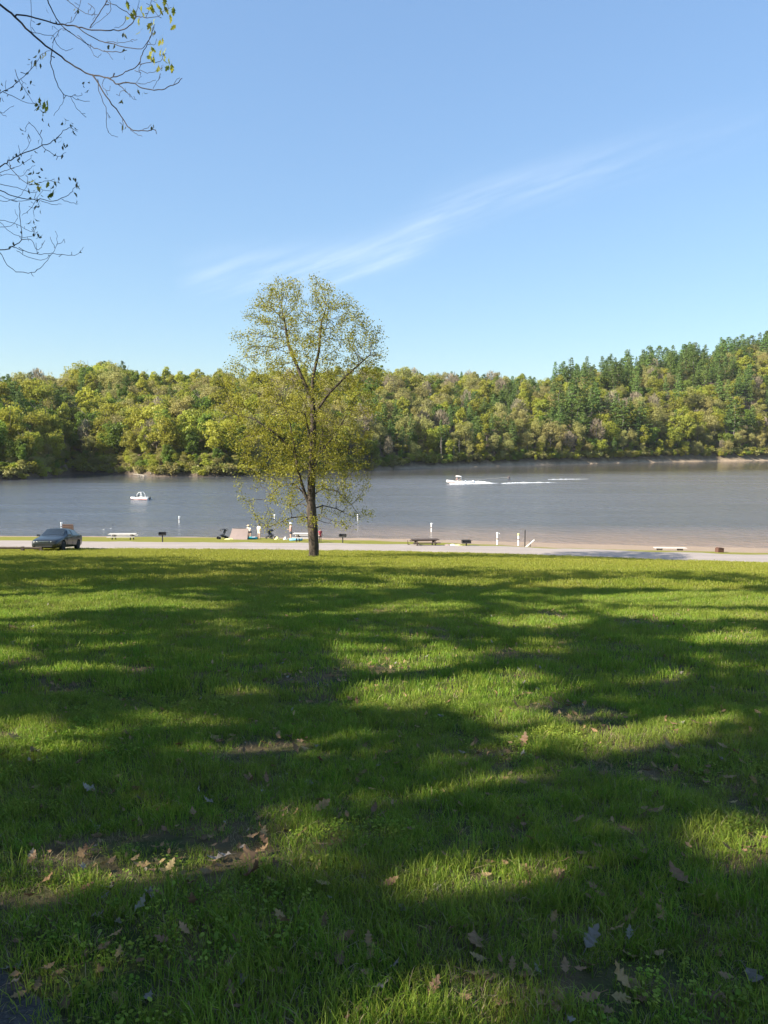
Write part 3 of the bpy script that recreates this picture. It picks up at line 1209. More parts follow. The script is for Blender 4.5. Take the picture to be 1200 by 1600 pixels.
def limb(start, pts):
    prev = start
    for q in pts:
        a = np.array(skel[prev])
        b = np.array(q)
        k = max(1, int(np.linalg.norm(b - a) / 0.35))
        for i in range(1, k + 1):
            skel.append(tuple(a + (b - a) * i / k))
            spar.append(prev)
            prev = len(skel) - 1
    return prev


def nearest(pt):
    return int(np.argmin([np.linalg.norm(np.array(s) - np.array(pt)) for s in skel]))


limb(0, [(0.02, 0, 0.6), (-0.03, 0, 1.6), (-0.1, 0.02, 2.6), (-0.08, 0, 4), (-0.02, .05, 5.6), (0.05, 0, 7.2), (.02, -.05, 8.8), (.05, 0, 10.0)])
limb(nearest((-0.1, 0, 2.5)), [(-0.4, -0.05, 3.4), (-0.75, -.1, 4.6), (-0.95, -.05, 6), (-1.2, .1, 7.4), (-1.7, .1, 8.7)])
limb(nearest((-0.05, 0, 1.9)), [(-0.5, -.2, 2.25), (-1.1, -.35, 2.2), (-1.8, -.5, 1.9), (-2.3, -.6, 1.7)])
limb(nearest((-0.4, 0, 3.4)), [(-1.0, .2, 4.0), (-1.8, .4, 3.8), (-2.6, .5, 3.1)])
limb(nearest((-0.1, 0, 2.4)), [(-.6, .3, 2.9), (-1.3, .9, 2.7)])
limb(nearest((-.08, 0, 3.2)), [(.5, -.1, 3.75), (1.3, -.2, 3.6), (2.0, -.3, 2.9), (2.5, -.4, 2.2)])
limb(nearest((-.08, 0, 2.5)), [(.5, .2, 2.8), (1.2, .5, 2.6), (1.9, .6, 2.2)])
limb(nearest((-.08, 0, 2.1)), [(.4, -.3, 2.3), (1.0, -.8, 2.1), (1.6, -1.0, 1.9)])
limb(nearest((0, 0, 5)), [(.7, .1, 6.0), (1.5, .2, 7.2), (2.2, .3, 8.6)])
limb(nearest((0, 0, 4.4)), [(.2, .9, 5.4), (.4, 1.8, 6.8)])
limb(nearest((0, 0, 5.2)), [(.0, -.8, 6.2), (-.2, -1.7, 7.6)])
limb(nearest((0, 0, 8.6)), [(-.6, 0, 9.8), (-1.2, .1, 11.3), (-1.4, .1, 12.6)])
limb(nearest((0, 0, 9.6)), [(.35, .1, 11), (.5, .1, 12.6)])
limb(nearest((0, 0, 7.6)), [(.9, -.2, 8.8), (2.0, -.2, 9.9), (3.0, -.2, 10.8)])
limb(nearest((-.9, 0, 5.6)), [(-1.8, -.3, 6.6), (-2.9, -.4, 7.4)])
P_, par_ = colonize(skel, spar, att, 0.22, 1.7, 0.34, 60, (0, 0, 0.03), 3)
me_b, rad_, kids_ = branch_mesh(P_, par_, 0.0065, 2.25, 0.27, M['bark_dark'], 6, 0.45)
tree = empty('lawn_tree', TB, 0, 'lone young-leaved tree standing on the lawn beside the road', 'tree')
tree.scale = (1, 1, 0.97)
link('trunk', me_b, tree)
print('lone tree nodes', len(P_))
hgt = P_[:, 2]
sel = rad_.copy()
r_ = np.random.default_rng(8)
prob = np.interp(hgt, [1.5, 3.6, 4.6, 9.5, 11, 14.6], [0.55, 0.70, 0.92, 1.0, 0.95, 0.85])
sel[r_.random(len(sel)) > prob] = 9
tag(link('leaves', leaf_cloud(P_, sel, 0.0125, 19, 0.14, 0.088, M['leaf_main'], 4), tree), 'small yellow-green spring leaves', kind='stuff')


# ------------------------------------------------------------------ trees around the lawn, out of the picture, that shade it
def in_view(C, loc=(0, 0, 0), margin=0.06):
    X = C[:, 0] + loc[0]
    Y = C[:, 1] + loc[1]
    Z = C[:, 2] + loc[2] - EYE
    dep = Y * CP - Z * SP
    q = (Y * SP + Z * CP) / np.maximum(dep, 0.01)
    u = X / np.maximum(dep, 0.01)
    return (dep > 0.3) & (np.abs(u) < 0.5 + margin) & (np.abs(q) < 0.6667 + margin)


def shade_tree_proto(seed, H, wr, z0, natt, size, per):
    r = np.random.default_rng(seed)
    A = []
    while len(A) < natt:
        d = r.normal(size=3)
        d /= np.linalg.norm(d)
        q = r.uniform(0.1, 1) ** 0.45
        p = np.array([d[0] * wr * q, d[1] * wr * q, (z0 + H) / 2 + d[2] * (H - z0) / 2 * q])
        if vnoise(p[0] * 0.5 + seed * 7 + p[1] * .3, p[2] * 0.45 + p[1] * .4) < 0.36:
            continue
        A.append(p)
    nodes = [(0, 0, -0.3)] + [(0.03 * k, 0.02 * k, 0.5 * k) for k in range(1, int(z0 / 0.5) + 3)]
    par = list(range(-1, len(nodes) - 1))
    P, pr = colonize(nodes, par, A, 0.5, 4.5, 0.8, 50, (0, 0, 0.04), seed)
    me, rad, kids = branch_mesh(P, pr, 0.006, 2.15, 0.28, M['bark_dark'], 6, 0.4)
    return me, P, rad


protos = [shade_tree_proto(21, 14, 5.4, 3.4, 900, .2, 7), shade_tree_proto(22, 17, 5.0, 4.2, 900, .2, 7)]
# glades: places on the lawn (photo pixel of centre, half width, half height, share of leaves missing) that the
# gaps cut into the crowns to shape the light leave in the sun
GLADES = [(620, 1040, 85, 15, 1), (615, 1085, 85, 25, 1), (775, 1097, 68, 26, 1), (690, 1020, 35, 11, 1), (50, 1155, 65, 27, 1), (20, 1030, 45, 12, 1), (470, 1285, 75, 20, 1),
          (690, 1192, 55, 12, .8), (1000, 1140, 120, 14, .95), (1090, 1125, 60, 11, 1), (1165, 1335, 65, 38, 1), (1190, 1230, 30, 16, .9), (900, 1160, 50, 11, .9),
          (780, 1560, 80, 30, .85), (1150, 1000, 70, 12, 1), (850, 972, 85, 9, 1), (1080, 960, 130, 8, 1), (380, 1082, 60, 9, .8), (300, 1130, 50, 9, .75),
          (250, 1262, 40, 11, .8), (820, 1060, 36, 8, .9), (640, 1385, 35, 12, .75), (110, 942, 160, 13, 1), (40, 962, 60, 8, 1), (300, 946, 70, 6, .9),
          (1000, 912, 180, 6, 1), (1100, 936, 150, 10, 1), (700, 908, 110, 5, .9), (660, 950, 90, 6, .9), (1000, 882, 200, 5, 1), (560, 917, 90, 4, .9)]


def lit_spot(C):
    """which leaf centres (world) would shade one of the glades"""
    X, Y, Zz = C[:, 0].copy(), C[:, 1].copy(), C[:, 2].copy()
    L = np.array(LDIR)
    tt = np.zeros(len(X))
    for k in range(6):
        g = 0 - 5.8 * np.clip(Y + L[1] * tt, -20, 60) / 51.4
        tt = np.maximum((Zz - g) / -L[2], 0)
    hx, hy = X + L[0] * tt, Y + L[1] * tt
    hz = -5.8 * hy / 51.4 - EYE
    dep = hy * CP - hz * SP
    px = 600 + 1200 * hx / np.maximum(dep, .1)
    py = 800 - 1200 * (hy * SP + hz * CP) / np.maximum(dep, .1)
    r = np.random.default_rng(12)
    gone = np.zeros(len(X), bool)
    wob = fbm(hx * 1.3 + 11, hy * 1.3 + 5, 3)
    for gx, gy, rx, ry, sh in GLADES:
        q = ((px - gx) / rx) ** 2 + ((py - gy) / ry) ** 2
        gone |= (hy > 0.5) & (q < 0.45 + 1.7 * wob) & (r.random(len(X)) < sh)
    along, across = hx * .91 + hy * .41, -hx * .41 + hy * .91
    fleck = fbm(along * 1.1 + 3, across * 2.8 + 8, 3)
    gone |= (fleck > 0.65) & (r.random(len(X)) < .97)  # more leaves cut out to let small sun flecks through
    for pt in (at(236, 20, 5.7), at(244, 85, 5.7)):      # leaves cut away so these bough tips catch the sun
        w_ = np.array(pt) - C
        tl = w_ @ L
        gone |= (tl > .3) & (np.linalg.norm(w_ - tl[:, None] * L, axis=1) < .75)
    return gone


SHADE = [  # x, y, proto, scale, turn
    (-11.0, 0.3, 0, 0.95, 0.4), (-16.5, -3.0, 1, 0.95, 2.0), (-21.0, 3.5, 0, 1.0, 4.0), (-12.0, -7.5, 1, 1.0, 3.1),
    (-5.0, -9.5, 0, 0.9, 2.6), (-20.0, -10.0, 1, 1.0, 0.2), (-8.5, -14, 1, 1.0, 1.3),
    (-23.0, 22.5, 0, 0.95, 1.0), (-31.5, 26.0, 1, 0.85, 5.2), (-16.5, 13.5, 1, 1.1, 0.9), (-17.5, 8.0, 1, 1.2, 3.7), (-25, 15.5, 1, 1.05, 1.9), (-40, 27, 1, .9, 2.2)]
for i, (x, y, k, s, a) in enumerate(SHADE):
    z = gz(x, y) - 0.05
    o = empty('shade_tree', (x, y, z), a, 'tall leafy shade tree standing at the edge of the lawn', 'tree', 'shade trees around the lawn')
    o.scale = (s, s, s)
    link('trunk', protos[k][0], o)

    def keep(C):
        ca, sa = math.cos(a), math.sin(a)
        Wd = np.stack([x + s * (C[:, 0] * ca - C[:, 1] * sa), y + s * (C[:, 0] * sa + C[:, 1] * ca), z + s * C[:, 2]], 1)
        return ~lit_spot(Wd)
    tag(link('leaves', leaf_cloud(protos[k][1], protos[k][2], 0.0125, 20, 0.36, 0.35, M['leaf_shade'], 30 + i, keep), o), kind='stuff')

# ------------------------------------------------------------------ the tree whose boughs hang into the picture
def leaf_mesh(name, L, W, mat, lobes=3, curl=0.25, seed=0):
    """a lobed leaf: blade with notched edges, folded along the midrib and curled"""
    r = random.Random(seed)
    n = lobes * 2 + 1
    mid, lef, rig = [], [], []
    for i in range(n + 1):
        f = i / n
        w = W * math.sin(math.pi * min(1, 0.08 + f * 0.95)) ** 0.8
        w *= 1.0 if i % 2 == 0 else 0.52
        if i in (0, n):
            w = W * 0.04
        z = curl * L * (f - 0.3) ** 2 * (1.3 if f > 0.3 else .5) + r.uniform(-.03, .03) * L
        mid.append((0, f * L, z))
        fold = 0.1 + r.uniform(-.25, .25)
        lef.append((-w, f * L + w * 0.35, z + w * fold))
        rig.append((w, f * L + w * 0.35, z + w * (fold + r.uniform(-.3, .3))))
    mb = MB()
    vs = mid + lef + rig
    m_ = n + 1
    fs = []
    for i in range(n):
        fs.append((i, i + 1, m_ + i + 1, m_ + i))
        fs.append((i + 1, i, 2 * m_ + i, 2 * m_ + i + 1))
    mb.add(vs, fs)
    mb.tube([(0, -0.35 * L, 0.03 * L), (0, 0, mid[0][2])], 0.012 * L, 3, False)
    return mb.mesh(name, mat)


Z = 1 / 3.6364
BR = {   # traced in a 1091x1600 enlargement: (thickness at start, at end, distance, points)
 'A': (6.5, 5.6, [
   (15, 3, [(-260, -170), (-120, -70), (0, 25), (85, 95), (170, 185), (295, 285), (400, 360), (510, 420), (610, 440), (670, 475), (745, 470), (830, 505), (920, 510), (985, 485), (1035, 445)]),
   (9, 3, [(85, 95), (110, 85), (200, 105), (330, 135), (430, 150), (500, 168), (600, 172), (690, 170), (745, 140), (770, 95), (735, 80), (660, 30), (600, 5)]),
   (5, 3, [(430, 150), (530, 215), (600, 240), (700, 265), (800, 275), (840, 240), (865, 180), (880, 140)]),
   (4, 2, [(770, 95), (830, 100), (900, 90), (940, 55), (975, 42)]),
   (3, 2, [(770, 95), (780, 45), (790, 0)]), (3, 2, [(830, 100), (850, 40), (858, 0)]), (3, 2, [(900, 90), (870, 50)]),
   (7, 3, [(265, -60), (270, 0), (300, 70), (345, 140), (420, 200), (500, 250), (570, 285), (640, 295), (720, 285)]),
   (5, 4, [(640, -80), (605, 5), (560, 80), (510, 160)]),
   (4, 2, [(380, 0), (430, 40), (500, 80), (560, 85)]), (3, 2, [(460, 0), (440, 70), (400, 125), (345, 140)]), (3, 2, [(620, 0), (625, 70), (560, 120), (510, 160)]),
   (3, 2, [(500, 20), (540, 60), (530, 120)]), (3, 2, [(715, 90), (700, 140), (650, 160)]),
   (6, 2, [(295, 285), (290, 360), (315, 450), (355, 530), (400, 548), (450, 570), (510, 575)]),
   (3, 2, [(400, 548), (430, 605), (460, 640), (485, 645)]), (3, 2, [(355, 530), (360, 580), (320, 630), (305, 658)]), (3, 2, [(400, 548), (440, 545), (468, 540)]),
   (8, 3, [(525, 425), (570, 490), (620, 570), (690, 660), (740, 730), (800, 740), (850, 742), (880, 735), (890, 760)]),
   (3, 2, [(740, 735), (775, 760), (808, 776)]), (4, 2, [(555, 450), (565, 520), (608, 640), (600, 700), (625, 760), (670, 778)]), (3, 2, [(810, 738), (840, 725), (858, 705)]),
   (3, 2, [(608, 640), (628, 668)]), (3, 2, [(690, 660), (700, 700), (695, 755)]),
   (6, 3, [(610, 440), (680, 430), (740, 395), (790, 365), (805, 310), (835, 255), (855, 200), (875, 150)]),
   (4, 2, [(790, 365), (850, 355), (895, 352), (925, 325), (945, 305)]), (3, 2, [(805, 365), (790, 400), (850, 410), (895, 400), (925, 382)]), (3, 2, [(790, 400), (800, 435), (775, 465)]),
   (4, 2, [(670, 478), (720, 525), (745, 555), (775, 566)]), (3, 2, [(745, 470), (820, 475), (885, 455)]), (3, 2, [(870, 505), (895, 465), (915, 438)]),
   (3, 2, [(600, 440), (580, 480), (600, 510), (625, 515)]), (3, 2, [(720, 525), (690, 515), (680, 545)]), (3, 2, [(835, 255), (880, 250), (890, 220)]),
   (3, 2, [(175, -20), (175, 90), (178, 180)]), (3, 2, [(178, 180), (240, 195), (300, 200), (345, 165), (400, 180)]), (3, 2, [(345, 165), (310, 220), (300, 280)]),
   (3, 2, [(300, 200), (330, 260), (380, 288), (415, 275)]), (3, 2, [(440, 200), (500, 260), (545, 325), (575, 305)]), (3, 2, [(600, 240), (690, 245), (740, 230), (780, 225)]), (3, 2, [(590, 285), (620, 310), (642, 340)]),
   (3, 2, [(985, 485), (1000, 455), (1020, 440)]),
  ]),
 'B': (6.0, 5.4, [
   (6, 2, [(-150, 610), (0, 530), (60, 505), (120, 450), (175, 395), (210, 345), (240, 305), (290, 288)]),
   (4, 2, [(85, 395), (110, 460), (160, 540), (200, 590), (240, 612)]), (4, 2, [(20, 525), (80, 550), (140, 580), (200, 590)]),
   (3, 2, [(-60, 560), (0, 640), (40, 625), (80, 600)]), (3, 2, [(0, 640), (35, 665)]), (3, 2, [(30, 520), (35, 455)]), (3, 2, [(175, 395), (185, 345)]), (3, 2, [(120, 450), (150, 480)])]),
 'C': (6.2, 5.5, [
   (8, 2, [(-220, 1060), (0, 950), (60, 910), (120, 880), (240, 828), (320, 790), (360, 745), (395, 725), (440, 748)]),
   (4, 2, [(240, 828), (235, 780), (205, 740), (170, 700), (150, 720), (145, 750)]), (4, 2, [(240, 828), (290, 870), (330, 885), (375, 865)]),
   (3, 2, [(110, 882), (105, 825)]), (3, 2, [(120, 878), (160, 830), (175, 792)]), (4, 2, [(35, 930), (90, 990), (150, 1040), (200, 1045), (270, 1025), (335, 1040)]),
   (4, 2, [(-40, 1020), (0, 980), (60, 960), (150, 920), (185, 880)]), (3, 2, [(-30, 1010), (60, 990), (120, 1000), (165, 960), (200, 940)]), (3, 2, [(60, 960), (50, 890)]), (3, 2, [(320, 790), (350, 780)])]),
 'D': (5.8, 5.3, [
   (7, 2, [(-220, 980), (0, 1080), (60, 1110), (150, 1130), (230, 1138), (330, 1135), (400, 1095), (430, 1055), (445, 1035)]),
   (3, 2, [(350, 1130), (390, 1150), (445, 1158)]), (4, 2, [(-60, 1040), (0, 1048), (100, 1065), (180, 1095), (230, 1075), (290, 1085)]),
   (3, 2, [(-30, 1145), (40, 1140), (110, 1115), (150, 1060), (155, 1000)]), (3, 2, [(0, 1110), (70, 1140), (140, 1140), (210, 1125), (245, 1080)]),
   (3, 2, [(210, 1130), (170, 1190), (125, 1225)]), (3, 2, [(210, 1125), (225, 1170), (190, 1185), (195, 1230)]), (3, 2, [(230, 1138), (290, 1160), (350, 1160)])]),
 'E': (6.4, 5.7, [
   (7, 3, [(-200, 1380), (0, 1418), (60, 1405), (120, 1362), (115, 1260), (112, 1150)]), (4, 2, [(120, 1362), (180, 1365), (210, 1420), (240, 1395), (255, 1365)]), (3, 2, [(-40, 1230), (0, 1265), (60, 1320), (120, 1345), (190, 1340), (215, 1315)]),
   (3, 2, [(-20, 1245), (80, 1265), (140, 1300), (200, 1320)]), (5, 2, [(-80, 1360), (0, 1435), (30, 1490), (90, 1540), (180, 1550), (240, 1510), (298, 1440), (325, 1380), (322, 1330)]),
   (4, 2, [(70, 1402), (120, 1420), (210, 1442), (298, 1440), (410, 1453), (450, 1435), (475, 1405)]), (3, 2, [(95, 1425), (180, 1470), (250, 1475), (298, 1440)]), (3, 2, [(322, 1390), (350, 1378), (365, 1358)]),
   (3, 2, [(310, 1410), (285, 1345)]), (3, 2, [(0, 1290), (60, 1280), (100, 1240), (85, 1190)]), (3, 2, [(210, 1442), (205, 1380)]), (3, 2, [(400, 1450), (410, 1430)]), (3, 2, [(178, 1550), (195, 1570)])]),
}
YT = Vector((-6.6, 5.4, 0))
YT.z = gz(YT.x, YT.y)
ytree = empty('overhanging_tree', YT, 0, 'tree beside the path whose nearly bare boughs hang across the sky', 'tree')
# trunk and hidden upper crown
nodes = [(0, 0, -0.3)] + [(0.02 * k, -0.015 * k, 0.4 * k) for k in range(1, 19)]
par = list(range(-1, len(nodes) - 1))
r_ = np.random.default_rng(77)
A = []
while len(A) < 900:
    d = r_.normal(size=3)
    d /= np.linalg.norm(d)
    q = r_.uniform(0.1, 1) ** 0.45
    p = np.array([d[0] * 4.6, d[1] * 4.6 - 0.8, d[2] * 3.6]) * q + np.array([0, 0, 9.2])
    if vnoise(p[0] * .5 + 3 + p[1] * .3, p[2] * .5 + p[1] * .4) < 0.40 or in_view(p[None], YT, 0.10)[0]:
        continue
    A.append(p)
P_, par_ = colonize(nodes, par, A, 0.42, 4.0, 0.7, 40, (0, 0, .02), 5)
me, rad_, k_ = branch_mesh(P_, par_, 0.006, 2.15, 0.24, M['bark_dark'], 6, 0.4)
link('trunk', me, ytree)
tag(link('leaves', leaf_cloud(P_, rad_, 0.0125, 14, 0.32, 0.3, M['leaf_shade'], 41, keep=lambda C: ~in_view(C, YT, 0.05) & ~lit_spot(C + np.array(YT))), ytree), kind='stuff')
r_ = np.random.default_rng(6)
near_leaf = [leaf_mesh('leaf', 0.052, 0.017, M['leaf_near'], 3, 0.5, q) for q in range(4)]
dark_leaf = [leaf_mesh('leaf', 0.052, 0.015, M['leaf_dark'], 3, 0.7, 10 + q) for q in range(4)]
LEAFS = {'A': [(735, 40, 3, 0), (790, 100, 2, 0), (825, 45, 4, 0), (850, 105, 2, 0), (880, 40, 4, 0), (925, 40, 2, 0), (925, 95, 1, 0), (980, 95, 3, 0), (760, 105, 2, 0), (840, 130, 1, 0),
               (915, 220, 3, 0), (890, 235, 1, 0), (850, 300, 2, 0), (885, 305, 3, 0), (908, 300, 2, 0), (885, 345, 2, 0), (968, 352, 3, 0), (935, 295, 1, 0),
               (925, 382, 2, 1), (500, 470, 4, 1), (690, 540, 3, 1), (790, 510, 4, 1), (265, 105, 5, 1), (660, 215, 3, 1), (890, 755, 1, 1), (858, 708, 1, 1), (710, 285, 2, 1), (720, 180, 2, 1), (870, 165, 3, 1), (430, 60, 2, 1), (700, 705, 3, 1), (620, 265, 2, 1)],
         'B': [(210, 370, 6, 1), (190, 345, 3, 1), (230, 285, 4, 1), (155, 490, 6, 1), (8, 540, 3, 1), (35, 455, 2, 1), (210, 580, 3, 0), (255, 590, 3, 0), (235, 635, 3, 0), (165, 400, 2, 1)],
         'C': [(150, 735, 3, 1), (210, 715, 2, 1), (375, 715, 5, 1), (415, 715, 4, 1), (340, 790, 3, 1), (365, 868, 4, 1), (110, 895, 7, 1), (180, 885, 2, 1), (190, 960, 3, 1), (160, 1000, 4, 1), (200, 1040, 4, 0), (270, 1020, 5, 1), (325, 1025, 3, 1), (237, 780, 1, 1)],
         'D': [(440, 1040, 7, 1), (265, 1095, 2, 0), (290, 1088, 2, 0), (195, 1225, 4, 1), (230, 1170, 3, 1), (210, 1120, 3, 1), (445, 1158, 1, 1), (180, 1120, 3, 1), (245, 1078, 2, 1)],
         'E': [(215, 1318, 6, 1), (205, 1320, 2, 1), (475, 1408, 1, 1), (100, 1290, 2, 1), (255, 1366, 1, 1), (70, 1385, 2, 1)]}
for nm, (D0, D1, lines) in BR.items():
    mb = MB()

    def wpt(zx, zy):
        f = min(1, max(0, zx / 1000.0))
        D = D0 + (D1 - D0) * f + 0.25 * (float(fbm(zx * 0.006 + ord(nm), zy * 0.006, 2)) - 0.5)
        return at(zx * Z, zy * Z, D) - YT
    first = True
    for w0, w1, pts in lines:
        Q = [wpt(*q) for q in pts]
        pts_s, rads = [], []
        k = len(Q)
        for i in range(k - 1):       # smooth the traced points
            p0, p1, p2, p3 = Q[max(0, i - 1)], Q[i], Q[i + 1], Q[min(k - 1, i + 2)]
            for s_ in range(4):
                tt = s_ / 4
                pts_s.append(0.5 * ((2 * p1) + (p2 - p0) * tt + (2 * p0 - 5 * p1 + 4 * p2 - p3) * tt * tt + (3 * p1 - p0 - 3 * p2 + p3) * tt ** 3))
        pts_s.append(Q[-1])
        ns = len(pts_s)
        for i in range(ns):
            f = i / (ns - 1)
            rads.append((w0 + (w1 - w0) * f ** 0.7) * Z * D0 / 1200 / 2 * 1.0)
        for i in range(1, ns - 1):
            pts_s[i] = pts_s[i] + Vector(r_.normal(size=3)) * 0.003
        if first:                    # run the bough back to the trunk
            a = pts_s[0]
            tz = min(6.6, a.z + 0.7)
            root = Vector((0.1, -0.08, tz))
            ext = [root, root.lerp(a, 0.35) + Vector((0, 0, .25)), root.lerp(a, 0.7) + Vector((0, 0, .18))]
            pts_s = ext + pts_s
            rads = [0.07, 0.045, 0.03] + rads
            first = False
        mb.tube(pts_s, rads, 6 if w0 > 6 else 4)
        # buds and short spurs
        if w0 <= 6:
            for i in range(2, ns, 3):
                if r_.random() < 0.33:
                    b_ = pts_s[i]
                    d = Vector(r_.normal(size=3)).normalized() * r_.uniform(0.02, 0.05)
                    mb.tube([b_, b_ + d], [rads[i] * .8, rads[i] * 1.4], 3)
    br = mb.build('bough', M['twig'], ytree, smooth=True)
    for zx, zy, n, dull in LEAFS[nm]:
        c = wpt(zx, zy)
        for q in range(n):
            off = Vector(r_.normal(size=3)) * (0.028 if dull else 0.03)
            o = link('leaf', (dark_leaf if dull else near_leaf)[int(r_.integers(0, 4))], br, c + off,
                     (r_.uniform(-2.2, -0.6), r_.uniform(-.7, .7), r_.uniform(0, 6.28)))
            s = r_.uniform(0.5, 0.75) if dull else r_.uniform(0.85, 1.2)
            o.scale = (s, s, s)

# ------------------------------------------------------------------ grass
def tuft(seed, n, rad, L, W, mat_a, mat_b=None, lean=0.5, frac_b=0.0):
    r = random.Random(seed)
    mb = MB()
    for i in range(n):
        mb.mi = 1 if (mat_b and r.random() < frac_b) else 0
        a, q = r.uniform(0, 6.283), rad * math.sqrt(r.random())
        bx, by = q * math.cos(a), q * math.sin(a)
        h = L * r.uniform(0.45, 1.15)
        w = W * r.uniform(0.7, 1.3)
        yaw = r.uniform(0, 6.283)
        ld = r.uniform(0, 6.283)
        ln = lean * h * r.uniform(0.1, 1.2)
        if mb.mi == 1:
            ln *= 2.0
            h *= 0.6
        cx, cy = math.cos(yaw) * w / 2, math.sin(yaw) * w / 2
        lx, ly = math.cos(ld), math.sin(ld)
        z1, z2 = h * 0.5, h * (1.0 - 0.25 * ln / h)
        vs = [(bx - cx, by - cy, -0.015), (bx + cx, by + cy, -0.015),
              (bx + lx * ln * .25 + cx * .85, by + ly * ln * .25 + cy * .85, z1), (bx + lx * ln * .25 - cx * .85, by + ly * ln * .25 - cy * .85, z1),
              (bx + lx * ln * .65 + cx * .5, by + ly * ln * .65 + cy * .5, h * .82), (bx + lx * ln * .65 - cx * .5, by + ly * ln * .65 - cy * .5, h * .82),
              (bx + lx * ln, by + ly * ln, z2)]
        mb.add(vs, [(0, 1, 2, 3), (3, 2, 4, 5), (5, 4, 6)])
    return mb.mesh('tuft', [mat_a, mat_b] if mat_b else [mat_a])


def weed(seed, n, rad, mat):
    r = random.Random(seed)
    mb = MB()
    for i in range(n):
        a, q = r.uniform(0, 6.283), rad * math.sqrt(r.random())
        x, y, z = q * math.cos(a), q * math.sin(a), r.uniform(0.02, 0.055)
        s = r.uniform(0.005, 0.010)
        tx, ty = r.uniform(-.5, .5), r.uniform(-.5, .5)
        ring = []
        for k in range(6):
            t_ = k * math.pi / 3 + a
            dx, dy = math.cos(t_) * s, math.sin(t_) * s * 0.8
            ring.append((x + dx, y + dy, z + dx * tx + dy * ty))
        mb.add(ring, [(0, 1, 2, 3, 4, 5)])
        mb.tube([(x * .6, y * .6, -0.01), (x, y, z)], 0.0008, 3, False)
    return mb.mesh('weed', mat)


near_p = [tuft(200 + i, 40, 0.08, 0.050 + 0.012 * i, 0.0032, M['grass'], M['straw'], 0.75, 0.10) for i in range(5)] + [weed(230 + i, 22, 0.09, M['grass']) for i in range(2)] + [tuft(240, 26, 0.09, 0.05, 0.003, M['straw'], None, 1.6)]
mid_p = [tuft(300 + i, 46, 0.15, 0.058 + 0.01 * i, 0.0055, M['grass'], M['straw'], 0.6, 0.08) for i in range(4)] + [tuft(340, 34, 0.16, 0.045, 0.005, M['straw'], None, 1.6)]
far_p = [tuft(400 + i, 60, 0.30, 0.06 + 0.008 * i, 0.011, M['grass_far'], M['straw'], 0.6, 0.07) for i in range(4)]


def ring_pts(y0, y1, dens, ext, seed):
    r = np.random.default_rng(seed)
    n = int((y1 - y0) * (1.06 * y1 + 2 * ext) * dens)
    y = r.uniform(y0, y1, n)
    x = r.uniform(-1, 1, n) * (0.53 * y1 + ext)
    ok = np.abs(x) < 0.53 * y + ext
    x, y = x[ok], y[ok]
    ok = (PN[0] * x + PN[1] * y > path_edge(PT[0] * x + PT[1] * y) - 0.02 + 0.08 * r.normal(size=len(x))) & (y < edge(x) - 0.1 + 0.25 * r.normal(size=len(x)))
    return x[ok], y[ok], r


def bare(x, y):
    """0 where turf is thick, 1 where soil and litter show"""
    return np.clip((fbm(x * 1.1 + 50, y * 1.1 + 20, 3) - 0.66) * 8, 0, 1)


def sow(name, y0, y1, dens, ext, seed, protos_, straw_i, base_s, label, weeds=()):
    x, y, r = ring_pts(y0, y1, dens, ext, seed)
    b = bare(x, y)
    keep = r.random(len(x)) > b * 0.6
    x, y, b = x[keep], y[keep], b[keep]
    z = ground_z(x, y)
    n = len(x)
    clump = 0.55 + 0.95 * fbm(x * 2.3, y * 2.3 + 60, 2)
    s = base_s * clump * r.uniform(0.75, 1.2, n) * (1 - 0.35 * b)
    idx = r.integers(0, straw_i[0], n)
    if len(straw_i) > 1:
        pick = r.random(n) < 0.05 + 0.35 * b
        idx[pick] = straw_i[1]
    if weeds:
        wz = (fbm(x * 0.9 + 7, y * 0.9 + 3, 2) > 0.58) & (r.random(n) < 0.22)
        idx[wz] = r.choice(weeds, wz.sum())
    rot = np.stack([r.normal(size=n) * 0.12, r.normal(size=n) * 0.12, r.uniform(0, 6.28, n)], 1)
    o = scatter(name, np.stack([x, y, z], 1), rot, np.stack([np.sqrt(s), np.sqrt(s), s], 1), idx, protos_)
    tag(o, label, 'grass', kind='stuff')
    print(name, n)


sow('near_grass', 1.1, 7.0, 300, 0.7, 51, near_p, (5, 7), 0.88, 'long uneven grass blades and clover close to the path', (5, 6))
sow('lawn_grass', 7.0, 20, 75, 1.5, 52, mid_p, (4, 4), 1.0, 'uneven mown grass across the middle of the lawn')
sow('mown_grass', 20, 53, 22, 3.0, 53, far_p, (4,), 1.0, 'short mown grass on the lower lawn by the road')

